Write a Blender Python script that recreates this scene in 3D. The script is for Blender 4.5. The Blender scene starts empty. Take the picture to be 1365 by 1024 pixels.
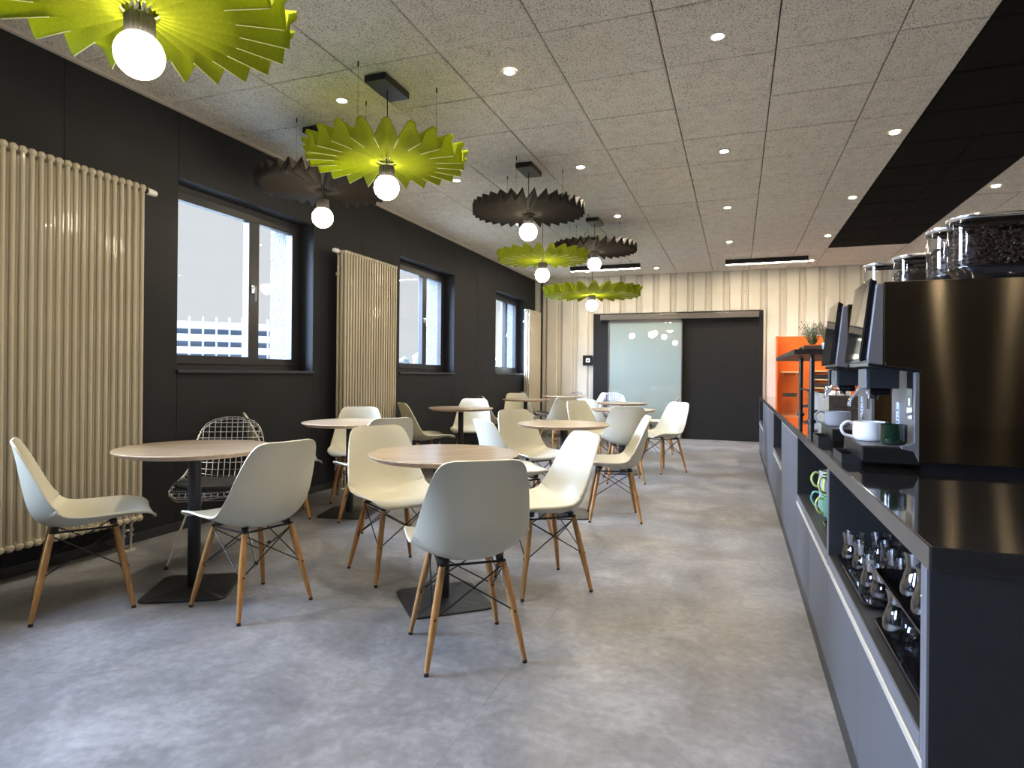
import bpy, bmesh, math, random
from mathutils import Vector, Matrix
random.seed(7)
PI = math.pi
sc = bpy.context.scene
COL = sc.collection

# ------------------------------------------------------------------ camera
CAM_H = 1.139
F_PX, YAW, ROLL = 820.1, math.radians(20.09), math.radians(0.5285)
cam_d = bpy.data.cameras.new('camera')
cam = bpy.data.objects.new('camera', cam_d); COL.objects.link(cam)
fw = Vector((-math.sin(YAW), math.cos(YAW), 0)); r0 = Vector((math.cos(YAW), math.sin(YAW), 0)); u0 = Vector((0, 0, 1))
rr = r0*math.cos(ROLL)+u0*math.sin(ROLL); uu = -r0*math.sin(ROLL)+u0*math.cos(ROLL)
M = Matrix((rr, uu, -fw)).transposed().to_4x4(); M.translation = Vector((0, 0, CAM_H))
cam.matrix_world = M
cam_d.sensor_fit = 'HORIZONTAL'; cam_d.sensor_width = 36; cam_d.lens = F_PX/1365*36
cam_d.shift_y = -13.45/1365; cam_d.clip_start = 0.05; cam_d.clip_end = 600
sc.camera = cam

# ------------------------------------------------------------------ world, sun, exposure
SKY = 0.80
w = bpy.data.worlds.new('overcast_sky'); sc.world = w; w.use_nodes = True
bg = w.node_tree.nodes['Background']; bg.inputs[0].default_value = (0.94, 0.97, 1.0, 1); bg.inputs[1].default_value = SKY
sd = bpy.data.lights.new('daylight', 'SUN'); sd.energy = 85; sd.angle = math.radians(60); sd.color = (0.58, 0.72, 1.0)
so = bpy.data.objects.new('daylight', sd); COL.objects.link(so)
so.rotation_euler = Vector((-0.84, -0.36, 0.44)).to_track_quat('Z', 'Y').to_euler()
so.location = (-12, 2, 10)
sc.view_settings.view_transform = 'Standard'; sc.view_settings.look = 'None'
sc.view_settings.exposure = 0.0; sc.view_settings.gamma = 1.0; sc.view_settings.use_curve_mapping = False
GLOBE_E, SPOT_W, BAR_E = 66.0, 76.0, 120.0
WARM = (1.0, 0.87, 0.69)

# ------------------------------------------------------------------ materials
def nodes(name):
    m = bpy.data.materials.new(name); m.use_nodes = True
    nt = m.node_tree; return m, nt, nt.nodes['Principled BSDF']
def mat(name, col, rough=0.5, metal=0.0, var=0.0, vscale=6.0, bump=0.0, bscale=60.0, coat=0.0, stretch=None, spec=0.5, col2=None):
    m, nt, b = nodes(name)
    b.inputs['Base Color'].default_value = (*col, 1); b.inputs['Roughness'].default_value = rough
    b.inputs['Metallic'].default_value = metal; b.inputs['Coat Weight'].default_value = coat
    b.inputs['Specular IOR Level'].default_value = spec
    tc = nt.nodes.new('ShaderNodeTexCoord'); mp = nt.nodes.new('ShaderNodeMapping')
    nt.links.new(tc.outputs['Object'], mp.inputs['Vector'])
    if stretch: mp.inputs['Scale'].default_value = stretch
    if var or col2:
        n = nt.nodes.new('ShaderNodeTexNoise'); n.inputs['Scale'].default_value = vscale; n.inputs['Detail'].default_value = 6
        nt.links.new(mp.outputs[0], n.inputs['Vector'])
        r = nt.nodes.new('ShaderNodeValToRGB'); r.color_ramp.elements[0].position = 0.3; r.color_ramp.elements[1].position = 0.7
        c1 = tuple(max(0, c*(1-var)) for c in col); c2 = col2 or tuple(min(1, c*(1+var)) for c in col)
        r.color_ramp.elements[0].color = (*c1, 1); r.color_ramp.elements[1].color = (*c2, 1)
        nt.links.new(n.outputs[0], r.inputs[0]); nt.links.new(r.outputs[0], b.inputs['Base Color'])
    if bump:
        n = nt.nodes.new('ShaderNodeTexNoise'); n.inputs['Scale'].default_value = bscale; n.inputs['Detail'].default_value = 4
        nt.links.new(mp.outputs[0], n.inputs['Vector'])
        bp = nt.nodes.new('ShaderNodeBump'); bp.inputs['Strength'].default_value = bump; bp.inputs['Distance'].default_value = 0.01
        nt.links.new(n.outputs[0], bp.inputs['Height']); nt.links.new(bp.outputs[0], b.inputs['Normal'])
    return m
def emit(name, col, s):
    m = bpy.data.materials.new(name); m.use_nodes = True; nt = m.node_tree
    nt.nodes.clear(); o = nt.nodes.new('ShaderNodeOutputMaterial'); e = nt.nodes.new('ShaderNodeEmission')
    e.inputs[0].default_value = (*col, 1); e.inputs[1].default_value = s; nt.links.new(e.outputs[0], o.inputs[0]); return m
def thin_glass(name, tint=(1, 1, 1), ior=1.45, rough=0.0, boost=0.0):
    m = bpy.data.materials.new(name); m.use_nodes = True; nt = m.node_tree; nt.nodes.clear()
    o = nt.nodes.new('ShaderNodeOutputMaterial'); t = nt.nodes.new('ShaderNodeBsdfTransparent'); g = nt.nodes.new('ShaderNodeBsdfGlossy')
    f = nt.nodes.new('ShaderNodeFresnel'); f.inputs[0].default_value = ior
    t.inputs[0].default_value = (*tint, 1); g.inputs['Roughness'].default_value = rough
    ge = nt.nodes.new('ShaderNodeNewGeometry'); ma = nt.nodes.new('ShaderNodeMath'); ma.operation = 'MULTIPLY_ADD'
    ma.inputs[1].default_value = 1/ior-ior; ma.inputs[2].default_value = ior; nt.links.new(ge.outputs['Backfacing'], ma.inputs[0]); nt.links.new(ma.outputs[0], f.inputs[0])
    mx = nt.nodes.new('ShaderNodeMixShader'); fac = f.outputs[0]
    if boost:
        a = nt.nodes.new('ShaderNodeMath'); a.operation = 'ADD'; a.inputs[1].default_value = boost; a.use_clamp = True
        nt.links.new(fac, a.inputs[0]); fac = a.outputs[0]
    nt.links.new(fac, mx.inputs[0]); nt.links.new(t.outputs[0], mx.inputs[1]); nt.links.new(g.outputs[0], mx.inputs[2]); nt.links.new(mx.outputs[0], o.inputs[0])
    return m
def translucent(name, col, k=0.35, trans_col=None):
    m, nt, b = nodes(name)
    b.inputs['Roughness'].default_value = 0.95; b.inputs['Specular IOR Level'].default_value = 0.1
    n = nt.nodes.new('ShaderNodeTexNoise'); n.inputs['Scale'].default_value = 90; n.inputs['Detail'].default_value = 5
    tc = nt.nodes.new('ShaderNodeTexCoord'); nt.links.new(tc.outputs['Object'], n.inputs['Vector'])
    r = nt.nodes.new('ShaderNodeValToRGB'); r.color_ramp.elements[0].position = .3; r.color_ramp.elements[1].position = .7
    r.color_ramp.elements[0].color = (*[c*.78 for c in col], 1); r.color_ramp.elements[1].color = (*[min(1, c*1.15) for c in col], 1)
    nt.links.new(n.outputs[0], r.inputs[0]); nt.links.new(r.outputs[0], b.inputs['Base Color'])
    t = nt.nodes.new('ShaderNodeBsdfTranslucent'); t.inputs[0].default_value = (*(trans_col or col), 1)
    mx = nt.nodes.new('ShaderNodeMixShader'); mx.inputs[0].default_value = k
    nt.links.new(b.outputs[0], mx.inputs[1]); nt.links.new(t.outputs[0], mx.inputs[2])
    nt.links.new(mx.outputs[0], nt.nodes['Material Output'].inputs[0]); return m
def wood(name, c1, c2, rough=0.45, scale=(1.2, 14, 14), dist=2.0, coat=0.0, croll=.03):
    m, nt, b = nodes(name)
    tc = nt.nodes.new('ShaderNodeTexCoord'); mp = nt.nodes.new('ShaderNodeMapping'); mp.inputs['Scale'].default_value = scale
    n = nt.nodes.new('ShaderNodeTexNoise'); n.inputs['Scale'].default_value = 2.2; n.inputs['Detail'].default_value = 8; n.inputs['Distortion'].default_value = dist
    r = nt.nodes.new('ShaderNodeValToRGB'); r.color_ramp.elements[0].position = .32; r.color_ramp.elements[1].position = .66
    r.color_ramp.elements[0].color = (*c1, 1); r.color_ramp.elements[1].color = (*c2, 1)
    nt.links.new(tc.outputs['Object'], mp.inputs[0]); nt.links.new(mp.outputs[0], n.inputs['Vector']); nt.links.new(n.outputs[0], r.inputs[0])
    nt.links.new(r.outputs[0], b.inputs['Base Color']); b.inputs['Roughness'].default_value = rough; b.inputs['Coat Weight'].default_value = coat; b.inputs['Coat Roughness'].default_value = croll
    return m
def wood_wool(name, cols, pore):
    m, nt, b = nodes(name); b.inputs['Roughness'].default_value = 0.95; b.inputs['Specular IOR Level'].default_value = 0.1
    g = nt.nodes.new('ShaderNodeNewGeometry'); mp = nt.nodes.new('ShaderNodeMapping'); nt.links.new(g.outputs['Position'], mp.inputs[0])
    n = nt.nodes.new('ShaderNodeTexNoise'); n.inputs['Scale'].default_value = 105; n.inputs['Detail'].default_value = 3; n.inputs['Distortion'].default_value = 1.0
    n2 = nt.nodes.new('ShaderNodeTexNoise'); n2.inputs['Scale'].default_value = 9; n2.inputs['Detail'].default_value = 3
    for q in (n, n2): nt.links.new(mp.outputs[0], q.inputs['Vector'])
    r = nt.nodes.new('ShaderNodeValToRGB'); e = r.color_ramp.elements
    e[0].position = .36; e[0].color = (*pore, 1); e[1].position = .46; e[1].color = (*cols[0], 1)
    x = e.new(.62); x.color = (*cols[1], 1)
    ad = nt.nodes.new('ShaderNodeMath'); ad.operation = 'MULTIPLY_ADD'; ad.inputs[1].default_value = .18; 
    nt.links.new(n2.outputs[0], ad.inputs[0]); nt.links.new(n.outputs[0], ad.inputs[2])
    sb = nt.nodes.new('ShaderNodeMath'); sb.operation = 'SUBTRACT'; sb.inputs[1].default_value = .09; nt.links.new(ad.outputs[0], sb.inputs[0])
    nt.links.new(sb.outputs[0], r.inputs[0]); nt.links.new(r.outputs[0], b.inputs['Base Color'])
    bp = nt.nodes.new('ShaderNodeBump'); bp.inputs['Strength'].default_value = .5; bp.inputs['Distance'].default_value = .006
    nt.links.new(n.outputs[0], bp.inputs['Height']); nt.links.new(bp.outputs[0], b.inputs['Normal']); return m
def floor_mat():
    m, nt, b = nodes('vinyl_concrete'); b.inputs['Specular IOR Level'].default_value = 0.5
    g = nt.nodes.new('ShaderNodeNewGeometry')
    n = nt.nodes.new('ShaderNodeTexNoise'); n.inputs['Scale'].default_value = 2.4; n.inputs['Detail'].default_value = 12; n.inputs['Roughness'].default_value = .72; n.inputs['Distortion'].default_value = .4
    n2 = nt.nodes.new('ShaderNodeTexNoise'); n2.inputs['Scale'].default_value = 28; n2.inputs['Detail'].default_value = 6
    for q in (n, n2): nt.links.new(g.outputs['Position'], q.inputs['Vector'])
    mx = nt.nodes.new('ShaderNodeMath'); mx.operation = 'MULTIPLY_ADD'; mx.inputs[1].default_value = .3
    nt.links.new(n2.outputs[0], mx.inputs[0]); nt.links.new(n.outputs[0], mx.inputs[2])
    r = nt.nodes.new('ShaderNodeValToRGB'); e = r.color_ramp.elements
    e[0].position = .42; e[0].color = (.094, .094, .101, 1); e[1].position = .86; e[1].color = (.29, .292, .305, 1)
    x = e.new(.64); x.color = (.168, .169, .178, 1)
    nt.links.new(mx.outputs[0], r.inputs[0]); nt.links.new(r.outputs[0], b.inputs['Base Color'])
    rr_ = nt.nodes.new('ShaderNodeMapRange'); rr_.inputs[3].default_value = .30; rr_.inputs[4].default_value = .46
    nt.links.new(n.outputs[0], rr_.inputs[0]); nt.links.new(rr_.outputs[0], b.inputs['Roughness'])
    bp = nt.nodes.new('ShaderNodeBump'); bp.inputs['Strength'].default_value = .12; bp.inputs['Distance'].default_value = .004
    nt.links.new(n2.outputs[0], bp.inputs['Height']); nt.links.new(bp.outputs[0], b.inputs['Normal']); return m
def brushed(name, col, rough=.16, aniso=.78):
    m = bpy.data.materials.new(name); m.use_nodes = True; nt = m.node_tree; nt.nodes.clear()
    o = nt.nodes.new('ShaderNodeOutputMaterial'); g = nt.nodes.new('ShaderNodeBsdfAnisotropic'); g.distribution = 'GGX'
    g.inputs['Color'].default_value = (*col, 1); g.inputs['Roughness'].default_value = rough; g.inputs['Anisotropy'].default_value = aniso; g.inputs['Rotation'].default_value = ROT
    tc = nt.nodes.new('ShaderNodeTexCoord'); n2 = nt.nodes.new('ShaderNodeTexNoise'); n2.inputs['Scale'].default_value = 2.2; n2.inputs['Detail'].default_value = 0
    nt.links.new(tc.outputs['Object'], n2.inputs['Vector'])
    bp = nt.nodes.new('ShaderNodeBump'); bp.inputs['Strength'].default_value = .5; bp.inputs['Distance'].default_value = .012
    nt.links.new(n2.outputs[0], bp.inputs['Height']); nt.links.new(bp.outputs[0], g.inputs['Normal'])
    tg = nt.nodes.new('ShaderNodeTangent'); tg.direction_type = 'RADIAL'; tg.axis = 'Z'; nt.links.new(tg.outputs[0], g.inputs['Tangent'])
    nt.links.new(g.outputs[0], o.inputs[0]); return m
ROT = 0.0

K = dict(
    black_wall=mat('black_wall', (.0150, .0160, .0185), .6, spec=.22, var=.12, vscale=3, bump=.05, bscale=180),
    stucco=mat('stucco', (.13, .135, .14), .95, var=.25, vscale=40, bump=1.0, bscale=55),
    plaster=mat('plaster', (.55, .50, .44), .8, var=.05, bump=.05),
    tile=wood_wool('wood_wool_pale', ((.69, .65, .565), (.80, .76, .67)), (.33, .305, .26)),
    tile_black=wood_wool('wood_wool_black', ((.006, .006, .006), (.010, .0095, .009)), (.003, .003, .003)),
    tile_edge=mat('ceiling_void', (.06, .055, .05), .95),
    floor=floor_mat(), seam=mat('seam', (.12, .12, .12), .7),
    sheet=mat('corrugated_paint', (.63, .615, .535), .42, var=.04, vscale=4, spec=.5),
    screw=mat('screw', (.25, .24, .22), .4, 1),
    frame_black=mat('frame_black', (.022, .023, .027), .38, var=.05),
    door_black=mat('door_black', (.011, .0105, .010), .55, spec=.25, var=.08, vscale=5),
    alu_dark=mat('track_alu', (.16, .15, .14), .35, .7),
    radiator=mat('radiator_enamel', (.50, .45, .34), .28, var=.02, coat=.2),
    white=mat('white_plastic', (.75, .75, .73), .35), valve=mat('valve_metal', (.6, .57, .5), .3, .8),
    shell=mat('cream_plastic', (.58, .56, .45), .36, var=.015, bump=.03, bscale=400),
    beech=wood('leg_beech', (.30, .145, .042), (.46, .24, .080), .38, (14, 14, 1.6), coat=.25),
    black=mat('black_metal', (.012, .012, .013), .35, .3), rubber=mat('black_rubber', (.015, .015, .015), .8),
    chrome=mat('chrome', (.92, .92, .95), .22, 1), pad=mat('black_vinyl', (.016, .017, .022), .38, bump=.1, bscale=25),
    oak=wood('table_oak', (.31, .225, .135), (.52, .40, .265), .38, (1.0, 14, 14), 1.4, coat=.9, croll=.22),
    oak_edge=wood('table_edge', (.36, .25, .17), (.52, .38, .27), .5, (8, 8, 30)),
    base=mat('base_black', (.035, .037, .042), .42, .5, bump=.05, bscale=300), pole=mat('pole_black', (.022, .023, .026), .45, .4, bump=.1, bscale=300),
    green=translucent('green_felt', (.28, .325, .022), .32, (.66, .76, .03)), piping=mat('pale_thread', (.78, .80, .38), .8),
    felt_black=mat('black_felt', (.034, .030, .027), .95, var=.3, vscale=120, spec=.15),
    socket=mat('socket_grey', (.10, .095, .095), .5), globe=emit('globe_glow', (1.0, .85, .60), GLOBE_E),
    lens=emit('lens_glow', (1.0, .82, .56), 700), bar=emit('bar_glow', (1.0, .84, .64), BAR_E),
    granite=mat('black_granite', (.010, .010, .011), .07, var=.5, vscale=250, coat=.5), slab_edge=mat('slab_edge', (.065, .062, .06), .22, .3, var=.2, vscale=90),
    front=mat('cabinet_grey', (.078, .083, .096), .48, var=.04, vscale=5), carcass=mat('carcass_black', (.016, .017, .019), .45),
    edge=mat('edge_strip', (.17, .18, .21), .4, .4), rail=mat('handle_rail', (.60, .57, .50), .45, .5), endp=mat('end_panel', (.018, .018, .019), .55, spec=.3, var=.1, vscale=30),
    steel=brushed('brushed_steel', (.58, .50, .39), .10), steel_lt=mat('silver_plastic', (.34, .35, .39), .3, .75), gloss=mat('gloss_black', (.008, .008, .010), .06, coat=1),
    screen=mat('screen_glass', (.02, .022, .025), .03, coat=1, spec=1.0), clear=thin_glass('clear_plastic', (.90, .92, .95), 1.5, .02, .04),
    tumbler=thin_glass('tumbler_glass', (.86, .88, .91), 1.6, .06, .22), pane=thin_glass('window_glass', (.98, .99, 1), 1.25), beans=mat('coffee_beans', (.045, .026, .018), .35, var=.4, vscale=80),
    cup=mat('cup_glaze', (.74, .75, .76), .12, coat=.5), cup_green=mat('cup_dark_green', (.006, .018, .010), .12, coat=.5), cup_grey=mat('cup_grey', (.30, .32, .35), .2, coat=.3), foam=mat('green_inside', (.30, .45, .30), .3),
    orange=mat('orange_lacquer', (.78, .16, .022), .4, var=.03), shelf_wood=wood('shelf_wood', (.62, .40, .16), (.74, .52, .25), .5),
    crate=wood('crate_wood', (.035, .018, .010), (.085, .045, .028), .6), greywood=wood('grey_wood', (.14, .125, .10), (.30, .28, .24), .7, (3, 30, 10)), darkwood=wood('dark_wood', (.030, .023, .016), (.065, .05, .036), .6, (14, 3, 40)),
    leaf=mat('leaf', (.06, .11, .025), .6, var=.4, vscale=30), leaf2=mat('leaf_pale', (.17, .20, .09), .6, var=.3, vscale=30), flower=mat('red_bud', (.50, .09, .05), .6), pot=mat('zinc_pot', (.42, .42, .43), .4, .4),
    lime=mat('lime_glaze', (.55, .66, .22), .15, coat=.4), teal=mat('teal_glaze', (.12, .33, .26), .15, coat=.4), lilac=mat('lilac_glaze', (.42, .40, .48), .18, coat=.4),
    paper=mat('paper', (.78, .77, .74), .8), sticker=mat('sticker_blue_white', (.55, .62, .70), .6), ink=mat('ink', (.03, .03, .04), .7), red=mat('red_cover', (.55, .06, .03), .5),
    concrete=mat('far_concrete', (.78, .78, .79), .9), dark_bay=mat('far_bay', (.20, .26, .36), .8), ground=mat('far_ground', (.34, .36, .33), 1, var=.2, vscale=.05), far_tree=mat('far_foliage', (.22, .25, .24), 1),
)
# frosted sliding door glass: milky pane with a mirror-like face
def door_glass():
    m, nt, b = nodes('milky_glass'); b.inputs['Base Color'].default_value = (.28, .34, .32, 1); b.inputs['Roughness'].default_value = .02
    b.inputs['IOR'].default_value = 1.9; b.inputs['Coat Weight'].default_value = .6; b.inputs['Coat Roughness'].default_value = .01; return m
K['door_glass'] = door_glass()

# ------------------------------------------------------------------ mesh helpers
class B:
    def __init__(s): s.bm = bmesh.new(); s.mats = []
    def mi(s, m):
        if m is None: return 0
        m = K[m]
        if m not in s.mats: s.mats.append(m)
        return s.mats.index(m)
    def box(s, x0, x1, y0, y1, z0, z1, bev=0.0, m=None, seg=2, rot=None):
        k = s.mi(m)
        r = bmesh.ops.create_cube(s.bm, size=1); vs = r['verts']
        for v in vs: v.co = Vector((x0+(v.co.x+.5)*(x1-x0), y0+(v.co.y+.5)*(y1-y0), z0+(v.co.z+.5)*(z1-z0)))
        fs = {f for v in vs for f in v.link_faces}
        for f in fs: f.material_index = k; f.smooth = False
        if bev:
            es = list({e for f in fs for e in f.edges})
            g = bmesh.ops.bevel(s.bm, geom=es, offset=bev, segments=seg, profile=.5, affect='EDGES')
            fs = set(g['faces']) | {f for f in fs if f.is_valid}
            for f in fs: f.material_index = k; f.smooth = False
            vs = list({v for f in fs for v in f.verts})
        if rot: bmesh.ops.transform(s.bm, matrix=rot, verts=vs)
        return s
    def ring(s, c, ax, bx, r, n, rb=None):
        rb = rb or r
        return [s.bm.verts.new(c+ax*(math.cos(2*PI*i/n)*r)+bx*(math.sin(2*PI*i/n)*rb)) for i in range(n)]
    def skin(s, rings, k=0, caps=True, closed=True):
        n = len(rings[0])
        for a, b in zip(rings, rings[1:]):
            for i in range(n if closed else n-1):
                j = (i+1) % n
                try: f = s.bm.faces.new((a[i], a[j], b[j], b[i])); f.material_index = k; f.smooth = True
                except ValueError: pass
        if caps:
            for q in (list(reversed(rings[0])), rings[-1]):
                try: s.bm.faces.new(q).material_index = k
                except ValueError: pass
    def tube(s, pts, r, n=8, m=None, caps=True, close=False):
        k = s.mi(m); pts = [Vector(p) for p in pts]; N = len(pts)
        rs = r if isinstance(r, (list, tuple)) else [r]*N
        rings = []; up = None
        for i, p in enumerate(pts):
            if close: t = (pts[(i+1) % N]-pts[i-1]).normalized()
            else: t = ((pts[i+1] if i < N-1 else p)-(pts[i-1] if i > 0 else p)).normalized()
            if up is None:
                up = Vector((0, 0, 1)) if abs(t.z) < .9 else Vector((1, 0, 0))
            a = t.cross(up).normalized(); b = t.cross(a).normalized(); up = -b if (-b).dot(up) > 0 else b
            rings.append(s.ring(p, a, b, rs[i], n))
        if close:
            s.skin(rings+[rings[0]], k, False)
        else: s.skin(rings, k, caps)
        return s
    def lathe(s, prof, c=(0, 0, 0), n=24, m=None, cap0=True, cap1=True, axis='z'):
        k = s.mi(m); c = Vector(c); rings = []
        for r, z in prof:
            if axis == 'z': rings.append(s.ring(c+Vector((0, 0, z)), Vector((1, 0, 0)), Vector((0, 1, 0)), max(r, 1e-4), n))
            elif axis == 'y': rings.append(s.ring(c+Vector((0, z, 0)), Vector((0, 0, 1)), Vector((1, 0, 0)), max(r, 1e-4), n))
            else: rings.append(s.ring(c+Vector((z, 0, 0)), Vector((0, 1, 0)), Vector((0, 0, 1)), max(r, 1e-4), n))
        s.skin(rings, k, False)
        if cap0: s.bm.faces.new(list(reversed(rings[0]))).material_index = k
        if cap1: s.bm.faces.new(rings[-1]).material_index = k
        return s
    def prism(s, poly, a0, a1, axis='y', m=None, bev=0, smooth=False):
        k = s.mi(m)
        def P(u, v, a): return Vector((u, a, v)) if axis == 'y' else (Vector((u, v, a)) if axis == 'z' else Vector((a, u, v)))
        A = [s.bm.verts.new(P(u, v, a0)) for u, v in poly]; Bv = [s.bm.verts.new(P(u, v, a1)) for u, v in poly]
        n = len(poly); fs = []
        fs.append(s.bm.faces.new(A)); fs.append(s.bm.faces.new(list(reversed(Bv))))
        for i in range(n): fs.append(s.bm.faces.new((A[(i+1) % n], A[i], Bv[i], Bv[(i+1) % n])))
        bmesh.ops.recalc_face_normals(s.bm, faces=fs)
        if bev:
            es = list({e for f in fs[:2] for e in f.edges})
            g = bmesh.ops.bevel(s.bm, geom=es, offset=bev, segments=2, profile=.5, affect='EDGES')
            fs = [f for f in fs if f.is_valid]+g['faces']
        for f in fs: f.material_index = k; f.smooth = False
        return s
    def mesh(s, name, m=None, ang=35):
        me = bpy.data.meshes.new(name); s.bm.to_mesh(me); s.bm.free()
        for q in (s.mats if s.mats else [K[m]] if isinstance(m, str) else [m]): me.materials.append(q)
        sm = [p.use_smooth for p in me.polygons]
        me.set_sharp_from_angle(angle=math.radians(ang))
        me.polygons.foreach_set('use_smooth', sm); return me
    def obj(s, name, m=None, parent=None, ang=35, loc=None):
        return link(name, s.mesh(name, m, ang), parent, loc)
def link(name, me, parent=None, loc=None, rot=None):
    o = bpy.data.objects.new(name, me); COL.objects.link(o)
    if parent: o.parent = parent
    if loc: o.location = loc
    if rot: o.rotation_euler = rot
    return o
def tag(o, label, cat, group=None, kind=None):
    o['label'] = label; o['category'] = cat
    if group: o['group'] = group
    if kind: o['kind'] = kind
    return o
def thing(name, label, cat, loc=(0, 0, 0), rz=0, group=None):
    o = bpy.data.objects.new(name, None); COL.objects.link(o); o.location = loc; o.rotation_euler = (0, 0, rz)
    o.empty_display_size = .1
    return tag(o, label, cat, group)
def struct(o): o['kind'] = 'structure'; return o
def dup(root, loc, rz, label, group=None):
    r = root.copy(); COL.objects.link(r); r.location = loc; r.rotation_euler = (0, 0, rz); r['label'] = label
    if group: r['group'] = group
    for ch in list(root.children):
        c = ch.copy(); COL.objects.link(c); c.parent = r
        for g in list(ch.children):
            d = g.copy(); COL.objects.link(d); d.parent = c
    return r
def spline(pts, n):
    """Catmull-Rom through tuples, n samples"""
    out = []; N = len(pts)
    for i in range(n):
        t = i/(n-1)*(N-1); k = min(int(t), N-2); f = t-k
        p0 = pts[max(k-1, 0)]; p1 = pts[k]; p2 = pts[k+1]; p3 = pts[min(k+2, N-1)]
        out.append(tuple(.5*(2*b+(c-a)*f+(2*a-5*b+4*c-d)*f*f+(-a+3*b-3*c+d)*f**3) for a, b, c, d in zip(p0, p1, p2, p3)))
    return out

# ------------------------------------------------------------------ room
XW, YB, ZC, XR, YF = -3.74, 11.49, 2.9875, 4.2, -5.2
# floor sheets
fl = struct(B().box(XW-.1, XR+.1, YF-.1, YB+.1, -.12, -.004).obj('floor', 'seam'))
sx = [XW, -2.81, -.81, 1.19, 3.19, XR]
for a, b in zip(sx, sx[1:]):
    B().box(a+.0004, b-.0004, YF, YB, -.004, 0).obj('floor_sheet', 'floor', fl)
# ceiling
ce = struct(B().box(XW-.1, XR+.1, YF-.1, YB+.1, ZC+.02, ZC+.12).obj('ceiling', 'tile_edge'))
TS, X0, Y0 = .6089, -.4173, 3.1875
def tile_mesh(wx, wy, g=.0034, gy=.0032):
    b = B(); c = .006
    x0, x1, y0, y1 = -wx/2+g, wx/2-g, -wy/2+gy, wy/2-gy
    top = [b.bm.verts.new(v) for v in ((x0, y0, .02), (x1, y0, .02), (x1, y1, .02), (x0, y1, .02))]
    mid = [b.bm.verts.new(v) for v in ((x0, y0, .004), (x1, y0, .004), (x1, y1, .004), (x0, y1, .004))]
    bot = [b.bm.verts.new(v) for v in ((x0+c, y0+c*2, 0), (x1-c, y0+c*2, 0), (x1-c, y1-c*2, 0), (x0+c, y1-c*2, 0))]
    b.skin([top, mid, bot], 0, True); bmesh.ops.recalc_face_normals(b.bm, faces=b.bm.faces)
    return b
xs = sorted([X0+i*TS for i in range(-5, 3)]+[XW+.03, 1.21, 2.22, 2.63, 3.24, 3.85, XR])
ys = [Y0+j*TS for j in range(-4, 14)]+[YB]
cache = {}
for a, b_ in zip(xs, xs[1:]):
    for c, d in zip(ys, ys[1:]):
        if abs(a-1.21) < .01 and c < 9.7: continue
        if a > 3.9: continue
        key = (round(b_-a, 3), round(d-c, 3))
        if key not in cache: cache[key] = tile_mesh(*key).mesh('ceiling_tile', 'tile')
        o = link('ceiling_tile', cache[key], ce, ((a+b_)/2, (c+d)/2, ZC+random.uniform(0, .004)))
        o.rotation_euler = (random.uniform(-.0012, .0012), random.uniform(-.0012, .0012), 0)
# black strip over the counter: its own dark tiles
kb = {}
byy = [0.42+j*TS+.33 for j in range(0, 15)]+[9.83]
for a, b_ in ((1.21, 1.715), (1.715, 2.22)):
    for c, d in zip(byy, byy[1:]):
        if d-c < .05: continue
        key = (round(b_-a, 3), round(d-c, 3))
        if key not in kb: kb[key] = tile_mesh(*key, .001, .004).mesh('black_ceiling_tile', 'tile_black')
        o = link('black_ceiling_tile', kb[key], ce, ((a+b_)/2, (c+d)/2, ZC-.004)); o['label'] = 'black ceiling tile'
# plain ceiling behind the camera and by the right wall
B().box(XW, XR, YF, ys[0], ZC, ZC+.02).obj('ceiling_board', 'tile', ce)
B().box(3.85, XR, ys[0], YB, ZC, ZC+.02).obj('ceiling_board', 'tile', ce)
B().box(XW, XW+.03, ys[0], YB, ZC-.012, ZC+.02).obj('edge_trim', 'plaster', ce)

# left wall with window openings
WZ0, WZ1 = 1.147, 2.52
wins = [(9.425, 10.93), (6.35, 7.845), (3.29, 4.775), (.21, 1.705), (-2.86, -1.365)]
wl = bpy.data.objects.new('wall_left', None); COL.objects.link(wl); struct(wl)
XI, XO = -3.96, -4.24
cur = YF; segs = []
for a, b_ in sorted(wins): segs.append((cur, a)); cur = b_
segs.append((cur, YB))
inner, outer = B(), B()
for a, b_ in segs:
    inner.box(XI, XW-.012, a, b_, 0, 3.1); outer.box(XO, XI, a, b_, -6, 4)
for a, b_ in wins:
    inner.box(XI, XW-.012, a, b_, 0, WZ0); inner.box(XI, XW-.012, a, b_, WZ1, 3.1)
    outer.box(XO, XI, a, b_, -6, WZ0-.03); outer.box(XO, XI, a, b_, WZ1, 4)
inner.obj('wall_core', 'black_wall', wl); outer.obj('outer_wall', 'stucco', wl)
def panel(y0, y1, z0, z1):
    B().box(XW-.012, XW, y0+.0012, y1-.0012, z0, z1, .0015, seg=1).obj('wall_panel', 'black_wall', wl)
for a, b_ in segs:
    n = max(1, round((b_-a)/.8)); L = (b_-a)/n
    for i in range(n): panel(a+i*L, a+(i+1)*L, 0, ZC)
for a, b_ in wins: panel(a, b_, 0, WZ0-.02); panel(a, b_, WZ1, ZC)
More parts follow.
